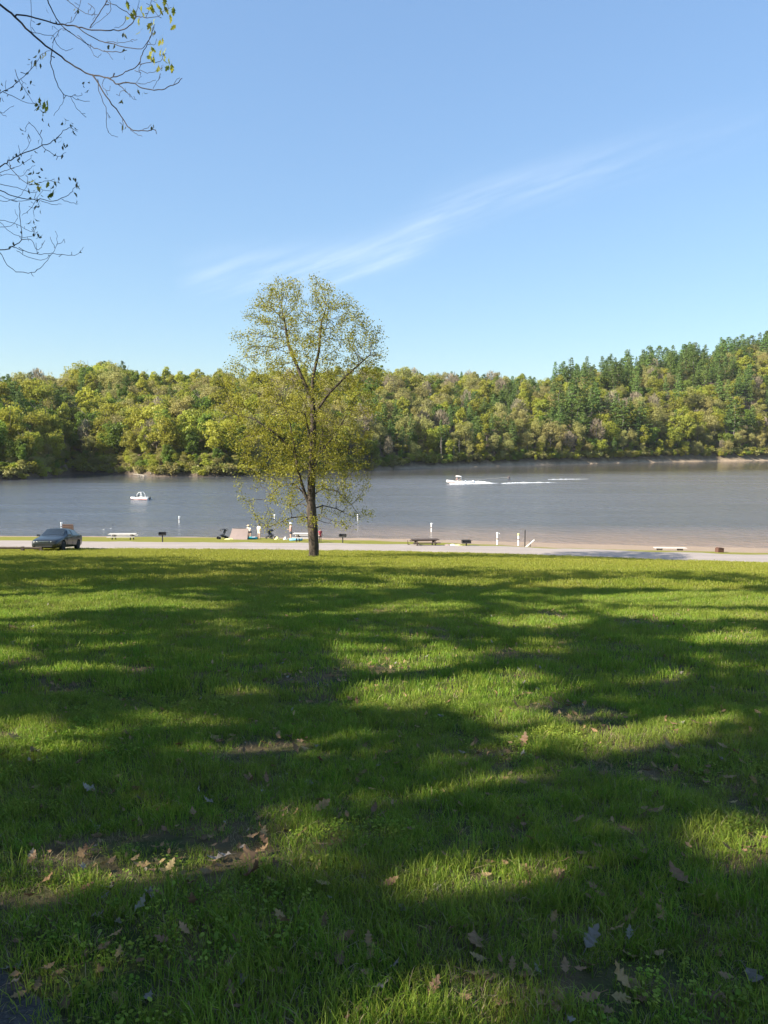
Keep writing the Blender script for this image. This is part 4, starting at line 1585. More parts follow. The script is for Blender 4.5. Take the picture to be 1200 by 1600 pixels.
# ------------------------------------------------------------------ fallen leaves
FL = {'brown': [leaf_mesh('fallen_leaf', 0.10, 0.030, M['dead_brown'], 4, 0.4, 500 + q) for q in range(4)],
      'grey': [leaf_mesh('fallen_leaf', 0.09, 0.026, M['dead_grey'], 4, 0.5, 520 + q) for q in range(3)],
      'tan': [leaf_mesh('fallen_leaf', 0.09, 0.028, M['dead_tan'], 4, 0.35, 540 + q) for q in range(3)]}
FLAB = {'brown': 'brown curled dead oak leaf', 'grey': 'pale grey dry curled leaf', 'tan': 'tan dry dead leaf'}
spots = [(145, 1292, 'grey', 1.3), (400, 1372, 'brown', 1.7), (385, 1378, 'brown', 1.5), (575, 1168, 'brown', 1.4), (548, 1206, 'brown', 1.3), (805, 1356, 'brown', 1.4), (930, 1395, 'tan', 1.3),
         (725, 1530, 'tan', 1.2), (740, 1470, 'brown', 1.3), (775, 1560, 'tan', 1.1), (915, 1495, 'grey', 1.2), (12, 1556, 'grey', .8), (10, 1527, 'grey', 1.0), (25, 1533, 'tan', .8), (1165, 1530, 'grey', 1.1),
         (60, 1175, 'grey', 1.5), (38, 1160, 'tan', 1.4), (1010, 1085, 'brown', 1.6), (1025, 1088, 'tan', 1.3), (810, 1055, 'brown', 1.5), (330, 1155, 'brown', 1.6), (470, 1150, 'brown', 1.6), (28, 985, 'brown', 1.7),
         (430, 1450, 'tan', .9), (375, 1535, 'grey', .9), (210, 1435, 'grey', .8), (240, 1408, 'grey', 1.1), (185, 1385, 'grey', .9), (350, 1347, 'grey', .9), (490, 1275, 'tan', 1.2), (445, 1290, 'tan', 1.1), (135, 1235, 'brown', 1.2),
         (150, 1240, 'grey', 1.1), (1075, 1395, 'brown', 1.2), (655, 1480, 'brown', 1.1), (690, 1390, 'grey', 1.0), (735, 1245, 'brown', 1.3), (480, 1225, 'grey', 1.1), (815, 1170, 'brown', 1.2), (985, 1560, 'brown', 1.0)]
r_ = random.Random(91)
while len(spots) < 290:
    px_, py_ = r_.uniform(0, 1200), 1000 + 590 * r_.random() ** 0.8
    if r_.random() > 0.6 + 0.4 * float(bare(*gp(px_, py_)[:2])):
        continue
    spots.append((px_, py_, r_.choices(['brown', 'grey', 'tan'], [.74, .04, .22])[0], r_.uniform(0.42, 0.8) * (1.15 if py_ < 1250 else 1)))
for px_, py_, kd, s in spots:
    g = gp(px_, py_)
    o = link('fallen_leaf', r_.choice(FL[kd]), None, g + Vector((0, 0, r_.uniform(0.012, 0.042))), (r_.gauss(0, .35), r_.gauss(0, .35), r_.uniform(0, 6.28)))
    o.scale = (s, s, s)
    spot_ = 'close to the asphalt path' if g.y < 3.0 else ('in a sunlit patch of grass' if any(((px_ - q[0]) / q[2]) ** 2 + ((py_ - q[1]) / q[3]) ** 2 < 1 for q in GLADES) else ('in the shaded grass' if g.y < 6 else 'far out on the shaded lawn'))
    tag(o, ('large ' if s > 1.15 else ('small ' if s < .75 else '')) + FLAB[kd] + ' ' + spot_, 'leaf', kd + ' fallen leaves on the lawn')

# crumbs of leaf litter in the thin turf
x, y, r2 = ring_pts(1.2, 15, 200, 0.5, 61)
b = bare(x, y)
kp = r2.random(len(x)) < 0.09 + 0.35 * b
x, y = x[kp], y[kp]
n = len(x)
ls = r2.uniform(0.25, 0.75, n)
lit = scatter('leaf_litter', np.stack([x, y, ground_z(x, y) + r2.uniform(0.015, .05, n)], 1), np.stack([r2.normal(size=n) * .4, r2.normal(size=n) * .4, r2.uniform(0, 6.28, n)], 1),
              np.stack([ls, ls, ls], 1), r2.choice(10, n, p=[.12, .12, .12, .12, .03, .03, .04, .14, .14, .14]), FL['brown'] + FL['grey'] + FL['tan'])
tag(lit, 'crumbled dead leaf litter in the thin patches of turf', 'leaf litter', kind='stuff')

# ------------------------------------------------------------------ materials for made things
M['car_paint'] = simple('dark_grey_green_paint', (0.020, 0.022, 0.021), 0.35, 0.05, 3, Metallic=0.1, Coat_Weight=0.35)
M['glass'] = simple('dark_window_glass', (0.02, 0.025, 0.028), 0.04, 0.02, 2, Specular_IOR_Level=0.8)
M['rubber'] = simple('black_rubber', (0.018, 0.018, 0.018), 0.85, 0.2)
M['alloy'] = simple('alloy_rim', (0.45, 0.45, 0.46), 0.3, 0.1, Metallic=0.8)
M['lamp'] = simple('headlamp_lens', (0.7, 0.72, 0.72), 0.12, 0.05)
M['red_lamp'] = simple('tail_lamp_lens', (0.35, 0.02, 0.02), 0.2, 0.05)
M['chrome'] = simple('chrome', (0.75, 0.75, 0.75), 0.15, 0.02, Metallic=1.0)
M['black'] = simple('black_plastic', (0.02, 0.02, 0.022), 0.5, 0.2)
M['iron'] = simple('sooty_iron', (0.022, 0.02, 0.02), 0.6, 0.3, 12)
M['white'] = simple('white_paint', (0.80, 0.79, 0.76), 0.5, 0.06, 6)
M['offwhite'] = simple('cream_cloth', (0.72, 0.68, 0.60), 0.8, 0.08, 6)
M['red'] = simple('red_gelcoat', (0.45, 0.05, 0.04), 0.3, 0.1)
M['plank_pale'] = simple('sun_bleached_plank', (0.50, 0.46, 0.41), 0.85, 0.15, 5, 0.004)
M['plank_dark'] = simple('dark_weathered_plank', (0.055, 0.035, 0.025), 0.85, 0.3, 5, 0.004)
M['leg_dark'] = simple('dark_timber_leg', (0.07, 0.05, 0.038), 0.9, 0.2, 5, 0.004)
M['rail'] = simple('brown_creosoted_timber', (0.06, 0.042, 0.03), 0.9, 0.3, 4, 0.006)
M['sign'] = simple('brown_sign_paint', (0.032, 0.012, 0.008), 0.6, 0.08, 4)
M['sign_text'] = simple('tan_letter_paint', (0.12, 0.075, 0.05), 0.6, 0.05, 4)
M['galv'] = simple('grey_metal', (0.20, 0.20, 0.20), 0.5, 0.1)
M['skin'] = simple('skin', (0.50, 0.32, 0.235), 0.6, 0.08)
M['hair'] = simple('dark_hair', (0.035, 0.024, 0.018), 0.6, 0.2)
M['straw_hat'] = simple('straw_hat', (0.55, 0.42, 0.26), 0.8, 0.1, 20)
M['navy'] = simple('navy_cloth', (0.03, 0.035, 0.055), 0.85, 0.2)
M['pink'] = simple('pink_cloth', (0.60, 0.33, 0.31), 0.85, 0.1)
M['redcloth'] = simple('red_cloth', (0.42, 0.06, 0.08), 0.85, 0.15)
M['beige'] = simple('beige_canvas', (0.27, 0.205, 0.185), 0.9, 0.08, 3)
M['teal'] = simple('turquoise_vinyl', (0.05, 0.42, 0.42), 0.35, 0.1)
M['blue'] = simple('light_blue_vinyl', (0.18, 0.42, 0.58), 0.35, 0.1)
M['yellow'] = simple('yellow_cloth', (0.62, 0.58, 0.25), 0.85, 0.15)
M['brownbox'] = simple('rusty_brown_steel', (0.10, 0.045, 0.03), 0.8, 0.3, 8)
m = mat_new('churned_foam')
t = NT(m)
p = t.pos()
M['foam'] = t.out(t.principled(t.mix(t.rng(t.noise(2.5, p, 4, 0.7), 0.35, 0.6), (0.60, 0.62, 0.62), (0.88, 0.88, 0.87)), 0.8, t.bump(t.noise(5, p, 3), 0.2)))


def loft(secs, cap=True):
    n = len(secs[0])
    vs = [p for s in secs for p in s]
    fs = []
    for i in range(len(secs) - 1):
        for k in range(n):
            k2 = (k + 1) % n
            fs.append((i * n + k, (i + 1) * n + k, (i + 1) * n + k2, i * n + k2))
    if cap:
        fs.append(tuple(range(n)))
        fs.append(tuple((len(secs) - 1) * n + k for k in range(n))[::-1])
    return vs, fs


# ------------------------------------------------------------------ car
# y along the length (front at 0), x across, z up: half sections
ST = [  # y, half width, z low, z belt, belt half width, shoulder half width, z shoulder, z top
    (0.00, .60, .34, .58, .58, .44, .62, .64), (0.06, .74, .26, .62, .70, .55, .68, .70), (0.22, .83, .20, .68, .78, .62, .745, .77),
    (0.60, .88, .19, .77, .82, .64, .83, .86), (1.00, .895, .19, .84, .84, .66, .895, .925), (1.35, .90, .19, .89, .85, .72, .945, .985),
    (1.70, .90, .19, .91, .86, .68, 1.13, 1.17), (2.10, .90, .19, .92, .865, .60, 1.36, 1.41), (2.45, .90, .19, .925, .87, .58, 1.40, 1.455),
    (2.95, .90, .19, .935, .87, .58, 1.395, 1.455), (3.35, .90, .19, .945, .865, .58, 1.36, 1.42), (3.62, .895, .19, .955, .86, .60, 1.30, 1.36),
    (3.95, .89, .20, .965, .85, .66, 1.13, 1.17), (4.20, .88, .21, .97, .84, .68, 1.03, 1.055), (4.50, .85, .23, .965, .80, .66, 1.0, 1.03),
    (4.68, .80, .30, .93, .76, .62, .97, .985), (4.75, .70, .38, .86, .66, .52, .89, .90)]


def car_section(s):
    y, w, zl, zb, wb, ws, zs, zt = s
    half = [(w * .86, zl), (w * .97, zl + .08), (w, (zl + zb) * .5), (w * .995, zb - .12), (wb, zb), ((wb + ws) / 2 + .012, (zb + zs) / 2), (ws, zs), (ws * .62, zt - .012), (0, zt)]
    return [(x, y, z) for x, z in half] + [(-x, y, z) for x, z in half[:-1][::-1]]


car = empty('parked_car', (0, 0, 0), 0, 'dark grey four-door sedan parked nose to the lawn by the low rail', 'car')
vs, fs = loft([car_section(s) for s in ST])
body = MB().add(vs, fs).build('body', M['car_paint'], car, smooth=True)
sub = body.modifiers.new('round', 'SUBSURF')
sub.levels = sub.render_levels = 2
WHEELS = [(.77, .95), (-.77, .95), (.77, 3.66), (-.77, 3.66)]
cut_me = MB()
for x, y in WHEELS:
    cut_me.lathe([(.375, -.22), (.375, .22)], 28, (x, y, .33), 'X')
cutter = cut_me.build('wheel_well', M['rubber'], None)
bo = body.modifiers.new('wells', 'BOOLEAN')
bo.operation = 'DIFFERENCE'
bo.object = cutter
bo.solver = 'EXACT'
bpy.context.view_layer.update()
dg = bpy.context.evaluated_depsgraph_get()
new = bpy.data.meshes.new_from_object(body.evaluated_get(dg))
body.modifiers.clear()
body.data = new
bpy.data.objects.remove(cutter)


def surf(y, j):
    """point on the right-hand body side at length y, profile index j (may be fractional)"""
    ys = [s[0] for s in ST]
    i = max(0, min(len(ST) - 2, int(np.searchsorted(ys, y)) - 1))
    f = (y - ys[i]) / (ys[i + 1] - ys[i])
    a, b = car_section(ST[i]), car_section(ST[i + 1])
    k = min(7, int(j))
    g = j - k

    def P(q):
        return Vector(a[q]) * (1 - f) + Vector(b[q]) * f
    return P(k) * (1 - g) + P(k + 1) * g


def pane(ys_, js_, off, sides):
    """glass laid just proud of the body over a patch of it"""
    for sgn in sides:
        mb = MB()
        n, m_ = 7, 5
        pts = []
        for i in range(n):
            for k in range(m_):
                fa, fb = i / (n - 1), k / (m_ - 1)
                y0 = ys_[0][0] * (1 - fb) + ys_[0][1] * fb
                y1 = ys_[1][0] * (1 - fb) + ys_[1][1] * fb
                q = surf(y0 + (y1 - y0) * fa, js_[0] + (js_[1] - js_[0]) * fb)
                q = q + off
                pts.append((q.x * sgn, q.y, q.z))
        fs = []
        for i in range(n - 1):
            for k in range(m_ - 1):
                a = i * m_ + k
                f = (a, a + m_, a + m_ + 1, a + 1)
                fs.append(f if sgn > 0 else f[::-1])
        mb.add(pts, fs)
        yield mb


for mb in pane(((1.62, 2.10), (2.52, 2.52)), (4.15, 5.75), Vector((.022, 0, .004)), (1, -1)):
    mb.build('window', M['glass'], car, smooth=True)
for mb in pane(((2.62, 2.62), (3.70, 3.42)), (4.15, 5.75), Vector((.022, 0, .004)), (1, -1)):
    mb.build('window', M['glass'], car, smooth=True)
# windscreen and rear window from both halves
for nm, ya, yb in (('windscreen', 1.40, 2.10), ('rear_window', 3.62, 4.14)):
    mb = MB()
    pts, n, m_ = [], 7, 9
    sgn_z = Vector((0, -.018 if nm == 'windscreen' else .018, .016))
    for i in range(n):
        y = ya + (yb - ya) * i / (n - 1)
        for k in range(m_):
            u = -1 + 2 * k / (m_ - 1)
            q = surf(y, 8 - abs(u) * 1.9) + sgn_z
            pts.append((q.x if u > 0 else -q.x, q.y, q.z))
    mb.add(pts, [(i * m_ + k, i * m_ + k + 1, (i + 1) * m_ + k + 1, (i + 1) * m_ + k) for i in range(n - 1) for k in range(m_ - 1)])
    mb.build(nm, M['glass'], car, smooth=True)
for x, y in WHEELS:
    sg = 1 if x > 0 else -1
    ty = MB().lathe([(.19, -.1), (.30, -.1), (.325, -.06), (.325, .06), (.30, .1), (.19, .1)], 24, (x + sg * .02, y, .325), 'X').build('wheel', M['rubber'], car, smooth=True)
    rm = MB().lathe([(.195, -.09), (.20, .085 if sg > 0 else -.085), (.05, .06 * sg), (.03, .095 * sg)], 18, (x + sg * .02, y, .325), 'X')
    for k in range(6):
        a = k * math.pi / 3
        rm.box((x + sg * .105, y + .12 * math.cos(a), .325 + .12 * math.sin(a)), (.02, .05, .15), (a - math.pi / 2, 0, 0))
    rm.build('rim', M['alloy'], ty)
for sg in (1, -1):
    mb = MB().add(*loft([[(sg * (.40 + .06 * k), .03 + .025 * k * k * .55 - .02, z) for z in (.53, .60, .645)] + [(sg * (.40 + .06 * k), .10 + .025 * k * k * .55, z) for z in (.64, .53)] for k in range(6)]))
    mb.build('headlight', M['lamp'], car)
    MB().box((sg * .60, 4.735, .74), (.26, .06, .15)).build('tail_light', M['red_lamp'], car)
    mir = MB().box((sg * .99, 1.72, .99), (.20, .09, .13), taper=.8)
    mir.box((sg * .89, 1.75, .95), (.08, .05, .05))
    mir.build('side_mirror', M['car_paint'], car)
    for y in (2.38, 3.30):
        MB().box((sg * .905, y, .80), (.03, .17, .035)).build('door_handle', M['car_paint'], car)
    for y in (1.55, 2.57, 3.52):
        MB().box((sg * .897, y, .55), (.012, .012, .62)).build('door_seam', M['black'], car)
gr_ = MB().box((0, .03, .575), (.56, .05, .09))
gr_.build('grille', M['black'], car)
MB().box((0, .0, .61), (.60, .05, .022)).build('grille_trim', M['chrome'], car)
MB().box((0, .03, .33), (1.0, .06, .08)).build('air_intake', M['black'], car)
MB().box((0, .05, .47), (1.30, .09, .07)).build('bumper_trim', M['car_paint'], car)
cx_ = -21.15
CY = 47.3
z1, z2 = gz(cx_, CY + .95), gz(cx_, CY + 3.66)
car.location = (cx_, CY, z1 - .95 * (z2 - z1) / 2.71)
car.rotation_euler = (math.atan2(z2 - z1, 2.71), 0, R(3))

# ------------------------------------------------------------------ low rail
b0, b1 = gp(-60, 861), gp(66, 862)
rl = empty('rail_barrier', b0, 0, 'low dark timber rail on short posts in front of the car', 'barrier')
mb = MB()
P0, P1 = Vector((0, 0, .22)), b1 - b0 + Vector((0, 0, .22))
mb.tube([P0.lerp(P1, k / 6) for k in range(7)], .07, 8)
mb.build('rail', M['rail'], rl)
for f in (.03, .39, .755, .985):
    q = P0.lerp(P1, f)
    g = gz(b0.x + q.x, b0.y + q.y) - b0.z
    MB().box((q.x, q.y + .02, g + .12), (.17, .17, .38), taper=.92).build('post', M['rail'], rl)

# ------------------------------------------------------------------ tables, grills, posts, sign
def picnic_table(loc, rz, L, top_m, leg_m, label, group=None, h=.66):
    t_ = empty('picnic_table', loc, rz, label, 'picnic table', group)
    for k in range(4):
        MB().box((0, (k - 1.5) * .185, h), (L, .175, .045)).build('top_plank', top_m, t_)
    for s in (-1, 1):
        MB().box((0, s * .70, h * .6), (L, .24, .045)).build('bench_plank', top_m, t_)
    for x in (-L * .33, L * .33):
        for s in (-1, 1):
            MB().tube([(x, s * .25, h - .02), (x, s * .62, -.06)], .05, 4).build('leg', leg_m, t_)
        MB().box((x + .05, 0, h * .55), (.05, 1.55, .09)).build('cross_beam', leg_m, t_)
        MB().box((x + .04, 0, h - .055), (.05, .72, .07)).build('top_batten', leg_m, t_)
    return t_


picnic_table(gp(192, 843), R(4), 2.35, M['plank_pale'], M['leg_dark'], 'pale-topped picnic table on the grass beside the pedestal grill near the car', None, .50)
picnic_table(gp(478, 846.5), R(-5), 2.0, M['plank_pale'], M['leg_dark'], 'grey picnic table behind the lone tree beside the blue raft')
tb = picnic_table(gp(664, 852), R(8), 2.0, M['plank_dark'], M['plank_dark'], 'dark weathered picnic table on the sand just past the road', None, .42)
bn = empty('low_bench', gp(1047, 860), R(-4), 'low pale plank bench with dark legs on the sand by the road', 'bench')
for k in (-1, 1):
    MB().box((0, k * .14, .20), (2.4, .26, .045)).build('seat_plank', M['plank_pale'], bn)
for x in (-.8, .75):
    MB().box((x, 0, .09), (.34, .42, .19)).build('leg', M['leg_dark'], bn)


def grill(loc, rz, label, h=.80, box=.5):
    g = empty('pedestal_grill', loc, rz, label, 'grill', None)
    MB().tube([(0, 0, -.1), (0, 0, h)], .045, 8).build('post', M['iron'], g)
    w = MB()
    w.box((0, .19, h + .12), (box, .02, .22))
    w.box((-box / 2, 0, h + .12), (.02, .38, .22))
    w.box((box / 2, 0, h + .12), (.02, .38, .22))
    w.box((0, 0, h + .012), (box, .38, .02))
    w.box((0, -.19, h + .06), (box, .02, .1))
    w.build('fire_box', M['iron'], g)
    gt = MB()
    for k in range(9):
        gt.tube([(-box / 2 + .03 + k * (box - .06) / 8, -.2, h + .19), (-box / 2 + .03 + k * (box - .06) / 8, .18, h + .19)], .008, 4)
    gt.build('grate', M['iron'], g)
    MB().tube([(box / 2, -.05, h + .19), (box / 2 + .14, -.05, h + .2)], .014, 5).build('handle', M['iron'], g)
    return g


grill(gp(254, 847), R(10), 'black pedestal grill on the grass beside the pale-topped table near the car', .52)
grill(gp(535.5, 848), R(-12), 'black pedestal grill on the grass just right of the lone tree', .46)
grill(gp(728.5, 853.5), R(6), 'black sooty box grill on the sand past the dark table', .22, .62)
g = gp(1124, 863)
o = empty('steel_fire_ring', g, R(10), 'rusty brown steel fire box on the sand beside the low bench', 'fire pit')
fb = MB().box((0, 0, .15), (.46, .4, .32))
fb.build('box_wall', M['brownbox'], o)
MB().box((.03, -.02, .33), (.4, .42, .04), (0, .12, 0)).build('lid', M['brownbox'], o)


def water_post(px, py, H, label, group='white marker posts of the swimming area', top=None, base=None, arm=True):
    b_ = wp(px, py) if base is None else base
    o = empty('marker_post', b_, 0, label, 'post', group)
    MB().lathe([(.068, -1.2), (.068, H * .82), (.06, H * .86), (.06, H)], 12).build('post', M['white'], o, smooth=False)
    MB().lathe([(.08, H * .86), (.095, H * .9), (.095, H), (.05, H + .05)], 12).build('cap', top or M['white'], o)
    MB().lathe([(.073, H * .45), (.075, H * .47), (.075, H * .55), (.073, H * .57)], 12).build('band', M['beige'], o)
    if arm:
        MB().box((.11, 0, H * .95), (.13, .09, .07)).build('arm', top or M['white'], o)


wl_ = 'slim white marker post rising from the water of the swimming area'
for px, py, H in ((96, 829, 1.0), (280, 817, .88), (429, 813, .8), (559, 813, .8), (674, 831, 1.05)):
    water_post(px, py, H, wl_)
water_post(777, 851, .98, 'white marker post standing on the sand beside the dark pole', None, None, gp(777, 851.5))
water_post(810, 851, .95, 'white marker post with a yellow cap on the sand beside the dark pole', None, M['yellow'], gp(810, 852.5), False)
b_ = gp(820, 854)
o = empty('metal_pole', b_, 0, 'thin dark upright metal pole at the edge of the sand', 'pole')
MB().tube([(0, 0, -.2), (0, 0, 1.28)], .045, 7).build('shaft', M['iron'], o)
MB().lathe([(.055, 1.27), (.05, 1.3), (.02, 1.34)], 8).build('cap', M['iron'], o)
o = empty('fallen_board', gp(822, 854.5), 0, 'white painted board leaning up beside the dark pole', 'board')
MB().box((.30, 0, .26), (.86, .11, .06), (0, -.72, 0)).build('plank', M['white'], o)
MB().box((.32, .06, .2), (.05, .05, .46)).build('prop', M['leg_dark'], o)
b_ = gp(637.5, 852)
o = empty('broken_stake', b_, .3, 'short broken dark stake beside the dark picnic table', 'stake')
MB().tube([(0, 0, -.1), (-.02, 0, .38)], [.03, .02], 5).build('stake', M['plank_dark'], o)
MB().tube([(0, 0, .08), (.22, 0, .02)], [.025, .02], 5).build('splinter', M['plank_dark'], o)

# brown park sign
g = gp(107, 846)
sg = empty('park_sign', g, R(-6), 'brown wooden notice sign with tan lettering behind the car', 'sign')
zs = 1.02
MB().box((0, 0, zs), (.86, .05, .56)).build('panel', M['sign'], sg)
for x in (-.3, .3):
    MB().box((x, .05, zs * .5), (.09, .05, zs + .5)).build('post', M['leg_dark'], sg)
fr = MB()
for k in (-1, 1):
    fr.box((0, -.006, zs + k * .265), (.86, .05, .03))
    fr.box((k * .415, -.007, zs), (.03, .05, .50))
fr.build('frame', M['sign_text'], sg)
for k in range(2):
    r2 = random.Random(k)
    tx = MB()
    x = -.34
    while x < .30:
        w = r2.uniform(.025, .05)
        tx.box((x, -.029, zs + .09 - .18 * k), (w, .008, r2.uniform(.06, .09)))
        x += w + r2.uniform(.012, .03)
    tx.build('lettering', M['sign_text'], sg)


# ------------------------------------------------------------------ people
def skinned(name, verts, edges, radii, mat, parent, root=0, lev=1):
    me = bpy.data.meshes.new(name)
    me.from_pydata(verts, edges, [])
    me.materials.append(mat)
    o = link(name, me, parent)
    md = o.modifiers.new('skin', 'SKIN')
    md.use_smooth_shade = True
    for i, sv in enumerate(me.skin_vertices[0].data):
        sv.radius = (radii[i], radii[i]) if isinstance(radii[i], (int, float)) else radii[i]
        sv.use_root = i == root
    s = o.modifiers.new('smooth', 'SUBSURF')
    s.levels = s.render_levels = lev
    return o


STAND = dict(pel=(0, 0, .53), bel=(0, .005, .62), che=(0, 0, .73), nb=(0, .01, .825), nk=(0, 0, .86), hd=(0, -.01, .915), tp=(0, -.005, .965),
             shL=(.105, 0, .80), elL=(.15, .02, .64), wrL=(.155, -.03, .50), haL=(.155, -.045, .455),
             shR=(-.105, 0, .80), elR=(-.15, .02, .64), wrR=(-.155, -.03, .50), haR=(-.155, -.045, .455),
             hiL=(.052, 0, .50), knL=(.06, -.01, .28), anL=(.06, .015, .045), toL=(.068, -.085, .018),
             hiR=(-.052, 0, .50), knR=(-.06, -.01, .28), anR=(-.06, .015, .045), toR=(-.068, -.085, .018))
RAD = dict(pel=(.085, .065), bel=(.075, .055), che=(.088, .06), nb=(.05, .042), nk=.030, hd=(.054, .06), tp=(.036, .04), sh=.036, el=.026, wr=.018, ha=.02, hi=.055, kn=.036, an=.022, to=.02)
BONES = [('pel', 'bel'), ('bel', 'che'), ('che', 'nb'), ('nb', 'nk'), ('nk', 'hd'), ('hd', 'tp')]
for s in 'LR':
    BONES += [('che', 'sh' + s), ('sh' + s, 'el' + s), ('el' + s, 'wr' + s), ('wr' + s, 'ha' + s), ('pel', 'hi' + s), ('hi' + s, 'kn' + s), ('kn' + s, 'an' + s), ('an' + s, 'to' + s)]


def person(loc, rz, H, label, pose=None, shirt=None, bottom=None, hat=None, hair='hair', trousers=False, sleeves=True, extra=None, group=None):
    J = dict(STAND)
    J.update(pose or {})
    root = empty('person', loc, rz, label, 'person', group)
    keys = list(J)
    V = [tuple(c * H for c in J[k]) for k in keys]
    E = [(keys.index(a), keys.index(b)) for a, b in BONES]

    def rad(k):
        q = RAD.get(k, RAD.get(k[:2]))
        return (q[0] * H, q[1] * H) if isinstance(q, tuple) else q * H
    Rr = [rad(k) for k in keys]
    # nose, fingers and thumbs
    hd = Vector(J['hd'])
    V.append(tuple((hd + Vector((0, -.075, -.005))) * H))
    E.append((keys.index('hd'), len(V) - 1))
    Rr.append(.010 * H)
    for s, sg_ in (('L', 1), ('R', -1)):
        h_, w_ = Vector(J['ha' + s]), Vector(J['wr' + s])
        d = (h_ - w_).normalized()
        side = d.cross(Vector((1, 0, 0)))
        side = side.normalized() if side.length > .1 else Vector((0, 1, 0))
        for q in range(5):
            if q < 4:
                off = d * (.040 - .004 * abs(q - 1.3)) + side * (q - 1.5) * .0095
                r0 = .0052
            else:
                off = d * .004 - side * .032
                r0 = .006
            V.append(tuple((h_ + off) * H))
            E.append((keys.index('ha' + s), len(V) - 1))
            Rr.append(r0 * H)
    skinned('body', V, E, Rr, M['skin'], root, keys.index('pel'))
    if shirt:
        n1 = Vector(J['pel']).lerp(Vector(J['bel']), .35)
        vs = [n1, J['bel'], J['che'], J['nb']]
        es, rr = [(0, 1), (1, 2), (2, 3)], [(.098, .078), (.092, .072), (.10, .074), (.052, .047)]
        for s in 'LR':
            k = len(vs)
            vs += [J['sh' + s], Vector(J['sh' + s]).lerp(Vector(J['el' + s]), .75 if sleeves else .2)]
            es += [(2, k), (k, k + 1)]
            rr += [.048, .040]
        skinned('shirt', [tuple(Vector(v) * H) for v in vs], es, [(r[0] * H, r[1] * H) if isinstance(r, tuple) else r * H for r in rr], M[shirt], root, 1)
    if bottom:
        vs, es, rr = [Vector(J['pel']) + Vector((0, 0, .035)), J['pel']], [(0, 1)], [(.094, .076), (.098, .08)]
        for s in 'LR':
            k = len(vs)
            vs += [J['hi' + s], Vector(J['hi' + s]).lerp(Vector(J['kn' + s]), .75)]
            es += [(1, k), (k, k + 1)]
            rr += [.066, .058]
            if trousers:
                vs += [J['kn' + s], Vector(J['an' + s]) + Vector((0, 0, .03))]
                es += [(k + 1, k + 2), (k + 2, k + 3)]
                rr += [.048, .040]
        skinned('trousers' if trousers else 'shorts', [tuple(Vector(v) * H) for v in vs], es, [(r[0] * H, r[1] * H) if isinstance(r, tuple) else r * H for r in rr], M[bottom], root, 1)
    c = Vector(J['hd']) * H + Vector((0, .008, .022)) * H
    if hair:
        MB().lathe([(.066 * H, -.03 * H), (.07 * H, .005 * H), (.064 * H, .03 * H), (.04 * H, .05 * H), (.01 * H, .058 * H)], 12, (c.x, c.y + .012 * H, c.z)).build('hair', M[hair], root, smooth=True)
    for sg_ in (-1, 1):
        MB().lathe([(.002 * H, -.006 * H), (.007 * H, 0), (.002 * H, .006 * H)], 6, (c.x + sg_ * .022 * H, c.y - .066 * H, c.z - .02 * H)).build('eye', M['hair'], root)
    if hat:
        MB().lathe([(.15 * H, .018 * H), (.15 * H, .024 * H), (.075 * H, .03 * H), (.07 * H, .075 * H), (.045 * H, .088 * H)], 14, (c.x, c.y, c.z)).build('hat', M[hat], root, smooth=True)
    return root


bend = dict(bel=(0, -.02, .615), che=(0, -.075, .70), nb=(0, -.13, .77), nk=(0, -.155, .795), hd=(0, -.19, .84), tp=(0, -.20, .89),
            shL=(.105, -.11, .755), elL=(.16, -.15, .61), wrL=(.13, -.24, .53), haL=(.125, -.27, .50),
            shR=(-.105, -.11, .755), elR=(-.19, -.13, .64), wrR=(-.22, -.22, .56), haR=(-.225, -.25, .53), knL=(.06, -.03, .285), knR=(-.06, -.03, .285))
person(gp(391, 841), R(-25), 1.55, 'person in white shirt and dark shorts with sun hat leaning over the turquoise raft', bend, 'white', 'navy', 'straw_hat')
person(gp(405, 842.5), R(150), 1.55, 'dark-haired person in a long cream shirt standing between raft and stroller', None, 'offwhite', 'offwhite')
person(gp(454.5, 844), R(-70), 1.55, 'person in pink top, white hat and dark shorts beside the blue raft',
       dict(elL=(.14, -.05, .66), wrL=(.1, -.16, .63), haL=(.09, -.2, .64)), 'pink', 'navy', 'white')
person(gp(500.5, 846.5), R(30), 1.08, 'small child in red clothes standing just right of the lone tree trunk', dict(tp=(0, -.005, .97)), 'redcloth', 'redcloth')


def stroller(loc, rz, hood, label):
    s_ = empty('stroller', loc, rz, label, 'stroller')
    fr = MB()
    for x in (-.24, .24):
        fr.tube([(x, -.35, .12), (x, .15, .55), (x, .50, 1.0)], .016, 5)
        fr.tube([(x, .40, .14), (x, .0, .45)], .016, 5)
    fr.tube([(-.24, .50, 1.0), (.24, .50, 1.0)], .02, 6)
    fr.build('frame', M['black'], s_)
    st = MB()
    st.box((0, -.05, .42), (.42, .40, .07), (.12, 0, 0))
    st.box((0, .20, .66), (.42, .07, .52), (-.35, 0, 0))
    st.build('seat', M['black'], s_)
    secs = []
    for k in range(6):
        a = R(20 + k * 26)
        secs.append([(x, .12 - .33 * math.cos(a) * w, .70 + .30 * math.sin(a) * w) for x, w in ((-.25, .9), (-.23, 1.0), (0, 1.08), (.23, 1.0), (.25, .9))] + [(0, .12 - .33 * math.cos(a) * .9, .70 + .30 * math.sin(a) * .9)])
    MB().add(*loft(secs)).build('hood', hood, s_, smooth=True)
    MB().box((0, .15, .26), (.40, .42, .14)).build('basket', M['black'], s_)
    for x in (-.27, .27):
        for y in (-.36, .40):
            MB().lathe([(.05, -.025), (.13, -.025), (.14, 0), (.13, .025), (.05, .025)], 14, (x, y, .13), 'X').build('wheel', M['rubber'], s_)
    return s_


